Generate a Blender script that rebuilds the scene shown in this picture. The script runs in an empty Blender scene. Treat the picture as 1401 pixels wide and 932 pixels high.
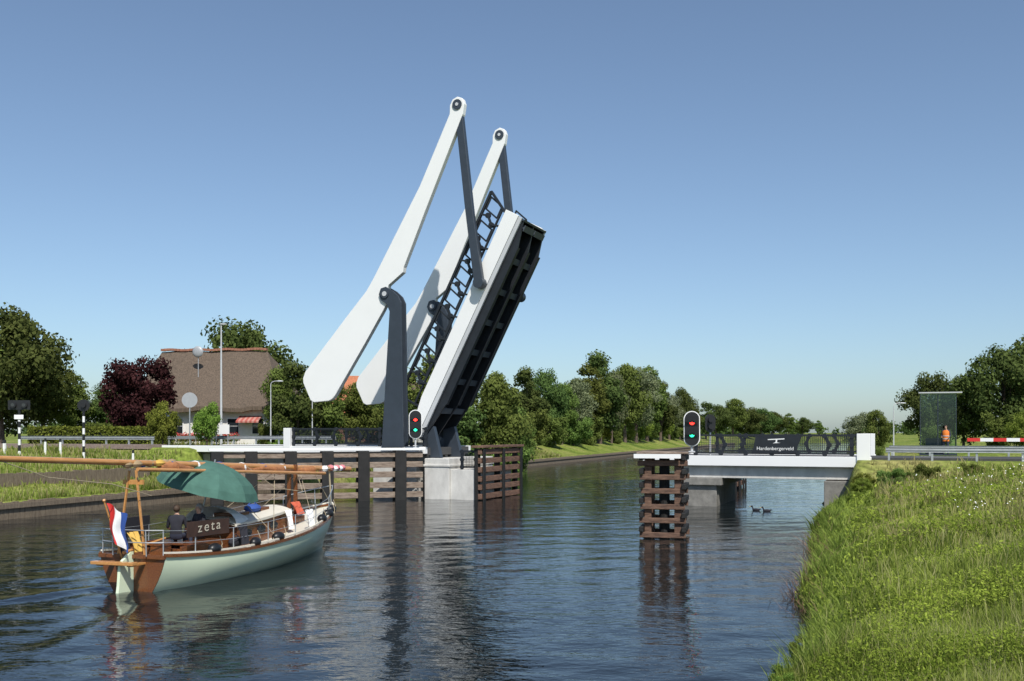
import bpy, bmesh, math, random
import numpy as np
from mathutils import Vector, Matrix
random.seed(7); np.random.seed(7)
R=math.radians
scene=bpy.context.scene
COL=scene.collection

# ---------------------------------------------------------------- materials
def newmat(name):
    m=bpy.data.materials.new(name); m.use_nodes=True
    nt=m.node_tree; nt.nodes.clear()
    return m,nt,nt.nodes,nt.links
def mat(name,col,rough=.6,metal=0.,var=.12,scale=3.,bump=0.,bscale=25.,col2=None,spec=.5,stretch=None,coat=0.):
    m,nt,N,L=newmat(name)
    out=N.new('ShaderNodeOutputMaterial'); b=N.new('ShaderNodeBsdfPrincipled')
    L.new(b.outputs[0],out.inputs[0])
    tc=N.new('ShaderNodeTexCoord'); mp=N.new('ShaderNodeMapping')
    L.new(tc.outputs['Object'],mp.inputs[0])
    if stretch: mp.inputs['Scale'].default_value=stretch
    n=N.new('ShaderNodeTexNoise'); n.inputs['Scale'].default_value=scale; n.inputs['Detail'].default_value=6
    n.inputs['Roughness'].default_value=.65
    L.new(mp.outputs[0],n.inputs['Vector'])
    r=N.new('ShaderNodeValToRGB')
    c=np.array(col); a=c*(1-var); z=np.clip(c*(1+var),0,1)
    if col2 is not None: a=c; z=np.array(col2)
    r.color_ramp.elements[0].position=.32; r.color_ramp.elements[1].position=.68
    r.color_ramp.elements[0].color=(*a,1); r.color_ramp.elements[1].color=(*z,1)
    L.new(n.outputs[0],r.inputs[0]); L.new(r.outputs[0],b.inputs['Base Color'])
    b.inputs['Roughness'].default_value=rough; b.inputs['Metallic'].default_value=metal
    b.inputs['Specular IOR Level'].default_value=spec
    b.inputs['Coat Weight'].default_value=coat
    if bump:
        n2=N.new('ShaderNodeTexNoise'); n2.inputs['Scale'].default_value=bscale; n2.inputs['Detail'].default_value=4
        L.new(mp.outputs[0],n2.inputs['Vector'])
        bp=N.new('ShaderNodeBump'); bp.inputs['Strength'].default_value=bump; bp.inputs['Distance'].default_value=.05
        L.new(n2.outputs[0],bp.inputs['Height']); L.new(bp.outputs[0],b.inputs['Normal'])
    return m
def emis(name,col,st):
    m,nt,N,L=newmat(name)
    out=N.new('ShaderNodeOutputMaterial'); b=N.new('ShaderNodeBsdfPrincipled')
    b.inputs['Base Color'].default_value=(*col,1); b.inputs['Emission Color'].default_value=(*col,1)
    b.inputs['Emission Strength'].default_value=st; L.new(b.outputs[0],out.inputs[0]); return m
def leafmat(name,dark,light,trans=.38,rnd=.25):
    m,nt,N,L=newmat(name)
    out=N.new('ShaderNodeOutputMaterial')
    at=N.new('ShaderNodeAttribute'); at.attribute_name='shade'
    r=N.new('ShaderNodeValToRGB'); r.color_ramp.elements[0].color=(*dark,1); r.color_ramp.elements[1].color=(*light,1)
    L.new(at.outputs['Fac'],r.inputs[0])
    oi=N.new('ShaderNodeObjectInfo'); hs=N.new('ShaderNodeHueSaturation')
    mr=N.new('ShaderNodeMapRange'); mr.inputs['To Min'].default_value=.5-.035; mr.inputs['To Max'].default_value=.5+.025
    L.new(oi.outputs['Random'],mr.inputs['Value']); L.new(mr.outputs[0],hs.inputs['Hue'])
    mv=N.new('ShaderNodeMapRange'); mv.inputs['To Min'].default_value=1-rnd; mv.inputs['To Max'].default_value=1+rnd
    L.new(oi.outputs['Random'],mv.inputs['Value']); L.new(mv.outputs[0],hs.inputs['Value'])
    L.new(r.outputs[0],hs.inputs['Color'])
    d=N.new('ShaderNodeBsdfDiffuse')
    t=N.new('ShaderNodeBsdfTranslucent'); mx=N.new('ShaderNodeMixShader'); mx.inputs[0].default_value=trans
    L.new(hs.outputs[0],d.inputs['Color']); L.new(hs.outputs[0],t.inputs['Color'])
    L.new(d.outputs[0],mx.inputs[1]); L.new(t.outputs[0],mx.inputs[2]); L.new(mx.outputs[0],out.inputs[0])
    return m

WHITE=mat('white_paint',(.8,.8,.785),.38,var=.015,scale=.8)
LGREY=mat('light_grey_paint',(.5,.51,.52),.45,var=.06,scale=1)
CHAR=mat('charcoal_paint',(.035,.045,.06),.42,var=.12,scale=2)
CHAR2=mat('dark_girder_paint',(.014,.017,.022),.5,var=.2,scale=2)
CHAR3=mat('grey_steel_crossmember',(.06,.072,.088),.5,var=.15,scale=2)
CONC=mat('concrete',(.56,.545,.51),.85,var=.16,scale=1.6,bump=.3,bscale=30,stretch=(1,1,.5))
CONCD=mat('dark_concrete',(.2,.19,.17),.7,var=.3,scale=2,bump=.3)  # darker concrete tone for left deck girders, span pier and abutment
ASPH=mat('asphalt',(.06,.06,.06),.9,var=.15,scale=6,bump=.3,bscale=80)
PAVE=mat('brick_paving',(.24,.18,.16),.9,var=.2,scale=6,bump=.3,bscale=80)
TIMB=mat('weathered_timber',(.12,.08,.057),.85,col2=(.34,.27,.21),scale=2.2,bump=.4,stretch=(1,1,6))
TBROWN=mat('brown_timber',(.08,.04,.026),.75,col2=(.23,.13,.085),scale=2.5,bump=.4,stretch=(1,1,5))
TDOL=mat('dark_weathered_timber',(.06,.032,.022),.8,col2=(.2,.115,.075),scale=3,bump=.4,stretch=(1,1,5))
TDARK=mat('black_tarred_timber',(.012,.011,.01),.7,var=.4,scale=3,bump=.4)
OLDW=mat('old_grey_plank',(.12,.09,.065),.9,col2=(.24,.19,.13),scale=3,bump=.4,stretch=(6,6,1))
STEEL=mat('galvanised_steel',(.42,.44,.45),.45,metal=.5,var=.12)
DISC=mat('grey_sign_back',(.36,.37,.38),.5,metal=.2,var=.08)
BLACK=mat('black_plastic',(.012,.012,.013),.4,var=.1)
MAHOG=mat('varnished_mahogany',(.1,.035,.014),.25,col2=(.22,.08,.028),scale=4,stretch=(8,1,8),coat=.4)
SPAR=mat('varnished_spar',(.45,.2,.06),.3,col2=(.6,.3,.1),scale=3,stretch=(6,1,6),coat=.4)
HULL=mat('pale_green_hull',(.73,.83,.6),.25,var=.02,coat=.2)
CREAM=mat('cream_deck',(.66,.62,.52),.5,var=.06)
LETTER=mat('muted_cream_lettering',(.48,.43,.34),.6,var=.06)
GLASSD=mat('dark_window_glass',(.02,.025,.03),.06,var=.1,spec=.8)
REDP=mat('red_paint',(.6,.03,.025),.5,var=.06)
ORANGE=mat('orange_cloth',(.75,.2,.03),.8,var=.1)
RUST=mat('faded_red_cloth',(.5,.1,.05),.85,var=.15)
YELL=mat('yellow_cloth',(.6,.38,.08),.8,var=.15)
BLUE=mat('blue_cloth',(.03,.08,.3),.8,var=.1)
WCLOTH=mat('white_cloth',(.78,.77,.75),.85,var=.06)
DCLOTH=mat('dark_cloth',(.02,.02,.028),.9,var=.25,scale=8)
BCLOTH=mat('dark_brown_board',(.05,.026,.018),.6,var=.25,scale=5)
JEANS=mat('dark_trousers',(.03,.035,.06),.9,var=.2)
SKIN=mat('skin',(.55,.32,.22),.55,var=.06)
HAIR=mat('brown_hair',(.06,.035,.02),.7,var=.2)
GHAIR=mat('grey_hair',(.3,.28,.26),.7,var=.2)
UMB=mat('green_umbrella_cloth',(.07,.15,.12),.9,var=.15,spec=.1)
ROPE=mat('rope',(.4,.33,.22),.9)
BARK=mat('bark',(.11,.08,.06),.9,var=.3,scale=4,bump=.5)
THATCH=mat('thatch',(.07,.052,.038),.95,col2=(.17,.125,.09),scale=3,bump=.7,bscale=14,stretch=(3,3,.5))
TILE=mat('orange_roof_tile',(.42,.15,.07),.8,var=.25,scale=6,bump=.5,bscale=12)
RIDGE=mat('ridge_tile',(.3,.13,.08),.8,var=.2)
WALLW=mat('white_plaster',(.74,.72,.67),.85,var=.06)
REDL=emis('red_signal_light',(1,.03,.02),5); GRNL=emis('green_signal_light',(.03,.9,.4),2.5)
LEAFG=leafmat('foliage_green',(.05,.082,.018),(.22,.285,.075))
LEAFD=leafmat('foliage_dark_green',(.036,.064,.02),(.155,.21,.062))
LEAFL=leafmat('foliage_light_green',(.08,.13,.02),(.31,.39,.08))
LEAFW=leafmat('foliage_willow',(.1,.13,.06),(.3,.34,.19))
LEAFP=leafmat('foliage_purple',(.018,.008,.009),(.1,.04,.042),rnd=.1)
GRASSM=leafmat('grass_blade',(.08,.12,.018),(.4,.46,.1),.45,0.)
WEEDM=leafmat('weed_leaf',(.08,.14,.016),(.35,.47,.075),.42,0.)
DRYM=leafmat('dry_grass',(.2,.17,.06),(.5,.45,.22),.3,0.)
REEDM=leafmat('dead_reed',(.1,.07,.04),(.3,.22,.13),.2,0.)

# ---------------------------------------------------------------- builders
class MB:
    def __init__(s): s.v=[]; s.f=[]; s.m=[]
    def add(s,vs,fs,mi=0):
        o=len(s.v); s.v+= [tuple(v) for v in vs]; s.f+=[tuple(i+o for i in f) for f in fs]; s.m+=[mi]*len(fs)
    def box(s,x0,x1,y0,y1,z0,z1,mi=0):
        vs=[(x,y,z) for z in (z0,z1) for y in (y0,y1) for x in (x0,x1)]
        s.add(vs,[(0,2,3,1),(4,5,7,6),(0,1,5,4),(2,6,7,3),(0,4,6,2),(1,3,7,5)],mi)
    def prism(s,poly,y0,y1,mi=0):   # polygon in x,z
        n=len(poly); vs=[(x,y0,z) for x,z in poly]+[(x,y1,z) for x,z in poly]
        s.add(vs,[tuple(range(n)),tuple(range(2*n-1,n-1,-1))]+[(i,i+n,(i+1)%n+n,(i+1)%n) for i in range(n)],mi)
    def beam(s,p0,p1,w,h,mi=0,up=(0,0,1)):
        p0=Vector(p0);p1=Vector(p1); d=(p1-p0).normalized(); u=Vector(up)
        if abs(d.dot(u))>.98: u=Vector((1,0,0))
        x=d.cross(u).normalized(); y=x.cross(d).normalized()
        vs=[]
        for p in (p0,p1):
            for a,b in ((-1,-1),(1,-1),(1,1),(-1,1)): vs.append(p+x*a*w/2+y*b*h/2)
        s.add(vs,[(0,1,2,3),(7,6,5,4),(0,4,5,1),(1,5,6,2),(2,6,7,3),(3,7,4,0)],mi)
    def cyl(s,p0,p1,r0,r1=None,n=10,mi=0):
        if r1 is None: r1=r0
        p0=Vector(p0);p1=Vector(p1); d=(p1-p0).normalized()
        u=Vector((0,0,1)) if abs(d.z)<.9 else Vector((1,0,0))
        x=d.cross(u).normalized(); y=x.cross(d)
        vs=[]
        for p,r in ((p0,r0),(p1,r1)):
            for i in range(n):
                a=2*math.pi*i/n; vs.append(p+x*math.cos(a)*r+y*math.sin(a)*r)
        s.add(vs,[tuple(range(n-1,-1,-1)),tuple(range(n,2*n))]+[(i,(i+1)%n,(i+1)%n+n,i+n) for i in range(n)],mi)
    def tube(s,pts,r,n=6,mi=0):
        for a,b in zip(pts[:-1],pts[1:]): s.cyl(a,b,r,r,n,mi)
    def sph(s,c,r,n=10,mi=0,M=None):
        if not hasattr(r,'__len__'): r=(r,r,r)
        vs=[];fs=[];k=n//2
        for i in range(k+1):
            th=math.pi*i/k
            for j in range(n):
                ph=2*math.pi*j/n
                v=Vector((r[0]*math.sin(th)*math.cos(ph),r[1]*math.sin(th)*math.sin(ph),r[2]*math.cos(th)))
                if M: v=M@v
                vs.append(v+Vector(c))
        for i in range(k):
            for j in range(n): fs.append((i*n+j,(i+1)*n+j,(i+1)*n+(j+1)%n,i*n+(j+1)%n))
        s.add(vs,fs,mi)
    def obj(s,name,mats,parent=None,smooth=False,bevel=0,label=None,recalc=True):
        me=bpy.data.meshes.new(name); me.from_pydata(s.v,[],s.f)
        if not isinstance(mats,(list,tuple)): mats=[mats]
        for m in mats: me.materials.append(m)
        me.polygons.foreach_set('material_index',s.m)
        if recalc:
            bm=bmesh.new(); bm.from_mesh(me); 
            if smooth: bmesh.ops.remove_doubles(bm,verts=bm.verts,dist=.0008)
            bmesh.ops.recalc_face_normals(bm,faces=bm.faces); bm.to_mesh(me); bm.free()
        if smooth:
            me.polygons.foreach_set('use_smooth',[True]*len(me.polygons))
            try: me.set_sharp_from_angle(angle=R(40))
            except Exception: pass
        o=bpy.data.objects.new(name,me); COL.objects.link(o)
        if parent: o.parent=parent
        if bevel:
            b=o.modifiers.new('bevel','BEVEL'); b.width=bevel; b.segments=2; b.limit_method='ANGLE'
        if label: o['label']=label
        return o
def props(o,label,cat,group=None):
    o['label']=label; o['category']=cat
    if group: o['group']=group
    return o
def thing(name,label,cat,loc=(0,0,0),rz=0.,group=None,scale=None):
    e=bpy.data.objects.new(name,None); COL.objects.link(e); e.empty_display_size=.3
    e.location=loc; e.rotation_euler=(0,0,rz)
    if scale: e.scale=scale
    return props(e,label,cat,group)
def dup(t,loc,rz=0.,scale=None,label=None):
    n=t.copy(); COL.objects.link(n); n.location=loc; n.rotation_euler=(0,0,rz)
    if scale: n.scale=scale
    if label: n['label']=label
    for c in list(t.children):
        cc=c.copy(); cc.parent=n; COL.objects.link(cc)
        for d in list(c.children):
            dd=d.copy(); dd.parent=cc; COL.objects.link(dd)
    return n
def structure(o): o['kind']='structure'; return o
def fastmesh(name,V,F,mats,shade=None,parent=None,mi=None):
    V=np.asarray(V,dtype=np.float32); F=np.asarray(F,dtype=np.int32); k=F.shape[1]
    me=bpy.data.meshes.new(name); me.vertices.add(len(V)); me.vertices.foreach_set('co',V.ravel())
    me.loops.add(F.size); me.loops.foreach_set('vertex_index',F.ravel())
    me.polygons.add(len(F)); me.polygons.foreach_set('loop_start',np.arange(0,F.size,k,dtype=np.int32))
    if not isinstance(mats,(list,tuple)): mats=[mats]
    for m in mats: me.materials.append(m)
    if mi is not None: me.polygons.foreach_set('material_index',np.asarray(mi,dtype=np.int32))
    me.update(calc_edges=True)
    if shade is not None:
        a=me.attributes.new('shade','FLOAT','POINT'); a.data.foreach_set('value',np.asarray(shade,dtype=np.float32))
    o=bpy.data.objects.new(name,me); COL.objects.link(o)
    if parent: o.parent=parent
    return o

# ---------------------------------------------------------------- terrain
C19,S19=math.cos(R(19)),math.sin(R(19)); C22,S22=math.cos(R(22)),math.sin(R(22))
def to_pq(X,Y):
    dx=X+1.5; return dx*S19+Y*C19, dx*C19-Y*S19
def from_pq(p,q): return -1.5+q*C19+p*S19, -q*S19+p*C19
def to_sw(X,Y):
    dx=X+4.8; dy=Y-60.; return dx*C22-dy*S22, dx*S22+dy*C22
def from_sw(s,w): return -4.8+s*C22+w*S22, 60-s*S22+w*C22
QS=[-3000,-60,-48,-43,-40,-37.5,-35.85,-35.65,-35.6,-1.2,-.5,0,.3,.9,2,4,8,15,3000]
ZS=[2.9,2.9,2.8,2.5,1.7,.95,.78,.2,-1.6,-1.6,-.5,.02,.36,.8,1.25,1.75,2.25,2.5,2.55]
OFF=.5
def hgt(X,Y):
    X=np.asarray(X,dtype=float);Y=np.asarray(Y,dtype=float)
    p,q=to_pq(X,Y)
    off=OFF*np.clip((46-p)/24,0,1)
    qq=np.where(q>-3,q-off+(.2*np.sin(p*.55)+.14*np.sin(p*1.3+1)+.08*np.sin(p*3.1))*np.exp(-np.maximum(q,0)/5),q)
    h=np.interp(qq,QS,ZS)
    land=np.clip(np.maximum(q-off-.4,-36.2-q)/3,0,1)
    h=h+land*(.08*np.sin(X*.9+1.3*np.sin(Y*.35))+.07*np.sin(Y*.7+X*.4)+.04*np.sin(X*2.3)*np.sin(Y*1.9))
    s,w=to_sw(X,Y)
    d=np.maximum(np.maximum(-.8-w,w-7.3),0)
    le=3.0-d*.5-np.maximum(s+17.6,0)*4; re=2.6-d*.4-np.maximum(24.2-s,0)*3
    emb=np.where(s<0,le,re)
    ok=(q>.2)|(q<-35.8)
    inroad=(d<=0)&((s<-18.2)|(s>24.4))
    h=np.where(ok,np.maximum(h,emb),h)
    h=np.where(ok&inroad,np.where(s<0,3.0,2.6),h)
    far=np.clip((p-430)/20,0,1)
    return h*(1-far)+np.maximum(h,2.6)*far
def grid(ps,qs,zf,name,m):
    P,Q=np.meshgrid(ps,qs,indexing='ij'); X,Y=from_pq(P,Q); Z=zf(X,Y)
    n,k=P.shape; V=np.stack([X.ravel(),Y.ravel(),Z.ravel()],1)
    i=np.arange(n*k).reshape(n,k)
    F=np.stack([i[:-1,:-1].ravel(),i[:-1,1:].ravel(),i[1:,1:].ravel(),i[1:,:-1].ravel()],1)
    o=fastmesh(name,V,F[:,::-1],m); o.data.polygons.foreach_set('use_smooth',[True]*len(o.data.polygons)); return o
ar=np.arange
qs=np.unique(np.round(np.concatenate([-np.geomspace(60,3000,30),ar(-60,-40,.6),ar(-40,-35.9,.35),[-35.86,-35.65,-35.6],ar(-34,-2,3),ar(-1.2,6,.25),ar(6,30,.7),np.geomspace(30,3000,30)]),3))
ps=np.unique(np.round(np.concatenate([[-300,-100,-60],ar(-20,110,.5),ar(110,300,4),ar(300,460,10),np.geomspace(460,4000,20)]),3))
def groundmat():
    m,nt,N,L=newmat('grass_ground')
    out=N.new('ShaderNodeOutputMaterial'); b=N.new('ShaderNodeBsdfPrincipled'); L.new(b.outputs[0],out.inputs[0])
    g=N.new('ShaderNodeNewGeometry')
    n1=N.new('ShaderNodeTexNoise'); n1.inputs['Scale'].default_value=.11; n1.inputs['Detail'].default_value=8; n1.inputs['Roughness'].default_value=.7
    L.new(g.outputs['Position'],n1.inputs['Vector'])
    r=N.new('ShaderNodeValToRGB'); e=r.color_ramp.elements
    e[0].position=.36; e[0].color=(.1,.15,.026,1); e[1].position=.7; e[1].color=(.33,.29,.12,1)
    e2=r.color_ramp.elements.new(.5); e2.color=(.2,.25,.05,1)
    L.new(n1.outputs[0],r.inputs[0])
    n2=N.new('ShaderNodeTexNoise'); n2.inputs['Scale'].default_value=3; n2.inputs['Detail'].default_value=8
    L.new(g.outputs['Position'],n2.inputs['Vector'])
    mx=N.new('ShaderNodeMix'); mx.data_type='RGBA'; mx.blend_type='MULTIPLY'; mx.inputs['Factor'].default_value=.8
    r2=N.new('ShaderNodeValToRGB'); r2.color_ramp.elements[0].position=.3; r2.color_ramp.elements[0].color=(.35,.35,.35,1); r2.color_ramp.elements[1].position=.65; r2.color_ramp.elements[1].color=(1.2,1.2,1.1,1)
    L.new(n2.outputs[0],r2.inputs[0]); L.new(r.outputs[0],mx.inputs['A']); L.new(r2.outputs[0],mx.inputs['B'])
    L.new(mx.outputs['Result'],b.inputs['Base Color']); b.inputs['Roughness'].default_value=.95; b.inputs['Specular IOR Level'].default_value=.1
    bp=N.new('ShaderNodeBump'); bp.inputs['Strength'].default_value=.8; bp.inputs['Distance'].default_value=.15
    L.new(n2.outputs[0],bp.inputs['Height']); L.new(bp.outputs[0],b.inputs['Normal'])
    return m
structure(grid(ps,qs,hgt,'ground',groundmat()))

# ---------------------------------------------------------------- water
BO=np.array([-9.6,25.2]); BA=R(17.5)
def boat_ab(X,Y):
    dx=X-BO[0]; dy=Y-BO[1]
    return dx*math.sin(BA)+dy*math.cos(BA), dx*math.cos(BA)-dy*math.sin(BA)
rs=np.random.RandomState(3)
WV=[(rs.uniform(.6,3.2),rs.uniform(-.9,.9)+1.9,rs.uniform(0,6.28)) for _ in range(16)]
def wz(X,Y):
    z=np.zeros_like(X)
    for k,a,ph in WV: z+=.003/k**.8*np.sin(k*2*(X*math.cos(a)+Y*math.sin(a))+ph+.8*np.sin(X*.21+ph)+.6*np.sin(Y*.17))
    a,b=boat_ab(X,Y)
    for a0,sl,am in ((10.0,.36,.04),(0.3,.3,.05)):
        back=np.maximum(a0-a,0); c=.25+sl*back+(.9 if a0<5 else 0)
        t=np.abs(b)-c
        env=np.exp(-(t/(.28+.035*back))**2)*np.exp(-back/14)*(back>0)
        z+=am*env
        z-=.5*am*np.exp(-((t+.6)/(.35+.035*back))**2)*np.exp(-back/14)*(back>0)
    back=np.maximum(-a,0); ins=(np.abs(b)<.9+.3*back)&(a<0)
    z+=ins*.025*np.exp(-back/9)*np.sin(back*2.6+.5*np.sin(b*2.2))*np.cos(b*.9)
    return z
def watermat():
    m,nt,N,L=newmat('canal_water')
    out=N.new('ShaderNodeOutputMaterial'); b=N.new('ShaderNodeBsdfPrincipled'); L.new(b.outputs[0],out.inputs[0])
    b.inputs['Base Color'].default_value=(.008,.011,.012,1); b.inputs['Roughness'].default_value=.02; b.inputs['IOR'].default_value=1.33
    g=N.new('ShaderNodeNewGeometry'); mp=N.new('ShaderNodeMapping'); mp.inputs['Scale'].default_value=(.6,1.,1.); mp.inputs['Rotation'].default_value=(0,0,R(12))
    L.new(g.outputs['Position'],mp.inputs[0])
    hs=[]
    for sc,de,am in ((1.3,2,.75),(5.5,3,.34)):
        n=N.new('ShaderNodeTexNoise'); n.inputs['Scale'].default_value=sc; n.inputs['Detail'].default_value=de; n.inputs['Distortion'].default_value=.4
        L.new(mp.outputs[0],n.inputs['Vector']); mu=N.new('ShaderNodeMath'); mu.operation='MULTIPLY'; mu.inputs[1].default_value=am
        L.new(n.outputs[0],mu.inputs[0]); hs.append(mu)
    ad=N.new('ShaderNodeMath'); ad.operation='ADD'; L.new(hs[0].outputs[0],ad.inputs[0]); L.new(hs[1].outputs[0],ad.inputs[1])
    n3=N.new('ShaderNodeTexNoise'); n3.inputs['Scale'].default_value=.07; n3.inputs['Detail'].default_value=2; L.new(g.outputs['Position'],n3.inputs['Vector'])
    mr=N.new('ShaderNodeMapRange'); mr.inputs['From Min'].default_value=.3; mr.inputs['From Max'].default_value=.7; mr.inputs['To Min'].default_value=.026; mr.inputs['To Max'].default_value=.056
    L.new(n3.outputs[0],mr.inputs['Value'])
    bp=N.new('ShaderNodeBump'); bp.inputs['Strength'].default_value=.8; L.new(mr.outputs[0],bp.inputs['Distance'])
    L.new(ad.outputs[0],bp.inputs['Height']); L.new(bp.outputs[0],b.inputs['Normal'])
    return m
wp=np.unique(np.round(np.concatenate([ar(-100,8,4),ar(8,48,.13),ar(48,85,.35),ar(85,470,4)]),3))
wq=np.unique(np.round(np.concatenate([[-35.75],ar(-35.6,2.1,.15)]),3))
structure(grid(wp,wq,wz,'water',watermat()))

# ---------------------------------------------------------------- roads
def slab(name,m,s0,s1,w0,w1,zt):
    b=MB(); b.box(s0,s1,w0,w1,zt-.3,zt); o=b.obj(name,m); o.location=(-4.8,60,0); o.rotation_euler=(0,0,-R(22)); return structure(o)
slab('road',ASPH,-140,-20.6,.6,5.9,3.09); slab('road',ASPH,24.9,160,.6,5.9,2.71)
slab('pavement',PAVE,-140,-20.6,-1.2,.59,3.2)
b=MB()
for s in range(-138,-22,6): b.box(s,s+3,3.2,3.32,3.094,3.098)
for s in range(27,150,6): b.box(s,s+3,3.2,3.32,2.714,2.718)
o=b.obj('road_marking',WHITE); o.location=(-4.8,60,0); o.rotation_euler=(0,0,-R(22)); structure(o)
pv=[];fv=[]
pp=list(range(66,240,4))
for p in pp:
    for q in (-52,-48.6):
        x,y=from_pq(p,q); pv.append((x,y,float(hgt(x,y))+.05))
for i in range(len(pp)-1): fv.append((2*i,2*i+1,2*i+3,2*i+2))
b=MB(); b.add(pv,fv); structure(b.obj('canal_road',PAVE))

# ---------------------------------------------------------------- bank revetments
def retaining(name,label,p0,p1,q,zt,zb,m,capm,thick=.18,posts=True):
    x0,y0=from_pq(p0,q); t=thing(name,label,'retaining wall',(x0,y0,0),-R(19))
    L=p1-p0; b=MB(); n=int(L/.32)
    for i in range(n):
        y=i*.32; dz=random.uniform(-.05,.03)
        b.box(-thick/2+random.uniform(0,.03),thick/2,y,y+.3,zb,zt+dz)
    b.obj('planking',m,t)
    if posts:
        b=MB(); b.box(-thick,thick+.02,0,L,zt-.3,zt-.08); b.obj('waling',capm,t)
retaining('canal_revetment','low weathered timber revetment along the canal bank',20,62,-35.55,.8,-.6,OLDW,OLDW)
retaining('canal_revetment','long low timber edge below a grassy canal bank',78,330,-35.55,.75,-.6,OLDW,OLDW)
retaining('plank_wall','old grey vertical plank wall in the grass slope',30,50,-38.6,1.95,.6,OLDW,OLDW,posts=False)

# ---------------------------------------------------------------- drawbridge (local: x across the canal, y along, z up)
BR=thing('drawbridge','white and charcoal double-beam drawbridge with its roadway raised','drawbridge',(-4.8,60,0),-R(22))
ARM=[(1.24,23.0),(1.26,23.5),(1.42,23.83),(1.75,23.98),(2.08,23.84),(2.2,23.5),(2.1,22.9),(-.42,17.3),(-1.85,14.05),(-1.9,13.75),(-2.9,13.02),(-3.02,12.6),(-2.98,12.0),(-3.3,11.45),(-4.6,9.45),(-6.72,6.3),(-6.9,6.12),(-7.15,6.0),(-8.25,5.92),(-8.5,6.05),(-9.04,7.15),(-9.06,7.45),(-8.9,7.85),(-5.7,11.4),(-4.45,12.75),(-3.95,13.5),(-.75,18.9)]
PYL=[(-3.3,3.1),(-2.75,11.4),(-2.95,11.85),(-3.36,12.12),(-3.5,12.48),(-3.36,12.84),(-3.02,12.92),(-2.55,12.66),(-2.15,12.3),(-1.95,11.9),(-1.78,3.1)]
WF=6.5
for w in (0.,WF):
    b=MB(); b.prism(ARM,w-.2,w+.2); arm=b.obj('balance_arm',WHITE,BR,bevel=.03)
    b=MB(); b.cyl((1.75,w-.27,23.5),(1.75,w+.27,23.5),.3,n=24); b.cyl((1.75,w-.3,23.5),(1.75,w+.3,23.5),.1,n=16,mi=1)
    b.obj('pivot_pin',[CHAR,LGREY],arm,smooth=True)
    pw=w
    b=MB(); b.prism(PYL,pw-.34,pw-.22); b.prism(PYL,pw+.22,pw+.34)
    b.box(-2.85,-2.05,pw-.22,pw+.22,3.1,9.2)
    py=b.obj('pylon',CHAR,BR,bevel=.02)
    b=MB(); b.cyl((-3.06,pw-.42,12.48),(-3.06,pw+.42,12.48),.27,n=24); b.cyl((-3.06,pw-.45,12.48),(-3.06,pw+.45,12.48),.15,n=20,mi=1)
    b.obj('pivot_pin',[CHAR,LGREY],py,smooth=True)
    b=MB(); b.prism([(1.52,23.5),(1.98,23.5),(2.75,17),(3.38,12.9),(3.15,12.5),(2.85,12.6),(2.8,12.9),(2.2,17.5)],w-.17,w+.17)
    rod=b.obj('tie_rod',CHAR,BR,bevel=.03)
    b=MB(); b.cyl((3.1,w-.26,12.85),(3.1,w+(.45 if w<1 else .26),12.85),.33,n=20)
    if w>1: b.cyl((3.1,w-2.1,12.85),(3.1,w-.2,12.85),.14,n=12)
    b.obj('rod_bearing',CHAR,rod,smooth=True)
LC,LS=math.cos(R(63)),math.sin(R(63))
def Lf(a,n): return (-.36+LC*a-LS*n, 4.54+LS*a+LC*n)
leaf=bpy.data.objects.new('raised_leaf',None); COL.objects.link(leaf)
leaf['label']='steep raised roadway leaf with white edge beam and dark underside'
leaf.parent=BR
for w0,w1 in ((.35,.55),(4.35,4.55)):
    b=MB(); b.prism([Lf(*c) for c in ((-1.0,.42),(13.5,.36),(13.5,1.26),(1.2,1.26),(.1,1.1),(-1.0,.95))],w0,w1); eb=b.obj('edge_beam',WHITE,leaf,bevel=.02)
    b=MB(); b.prism([Lf(*c) for c in ((-1.0,.14),(13.45,.1),(13.45,.34),(-1.0,.4))],w0+.03,w1); eb=b.obj('lower_flange',LGREY,leaf,bevel=.01)
b=MB(); b.prism([Lf(*c) for c in ((-1.0,.95),(13.45,.95),(13.45,1.2),(-1.0,1.2))],.56,4.34); b.obj('deck_plate',ASPH,leaf)
for w in (.62,2.3,4.05):
    b=MB()
    b.prism([Lf(*c) for c in ((-1.2,.1),(1.5,-.32),(11.8,-.32),(13.3,.05),(13.3,.94),(-1.2,.94))],w,w+.14)
    b.prism([Lf(*c) for c in ((1.5,-.4),(11.8,-.4),(11.8,-.322),(1.5,-.322))],w-.08,w+.22)
    b.obj('main_girder',CHAR2,leaf)
for i in range(7):
    a=.9+i*2.0
    for w0,w1 in ((.765,2.295),(2.445,4.045)):
        b=MB()
        b.prism([Lf(*c) for c in ((a,-.1),(a+.12,-.1),(a+.12,.94),(a,.94))],w0,w1)
        b.prism([Lf(*c) for c in ((a-.12,-.16),(a+.24,-.16),(a+.24,-.102),(a-.12,-.102))],w0,w1)
        b.obj('cross_beam',CHAR3,leaf)
for w in (1.2,1.8,3.0,3.5):
    b=MB(); b.prism([Lf(*c) for c in ((-.6,.6),(13.28,.6),(13.28,.94),(-.6,.94))],w,w+.08); b.obj('stiffener',CHAR,leaf)
b=MB(); b.prism([Lf(*c) for c in ((13.3,.0),(13.42,.0),(13.42,.94),(13.3,.94))],.56,4.34); b.obj('end_plate',CHAR,leaf)
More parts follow.
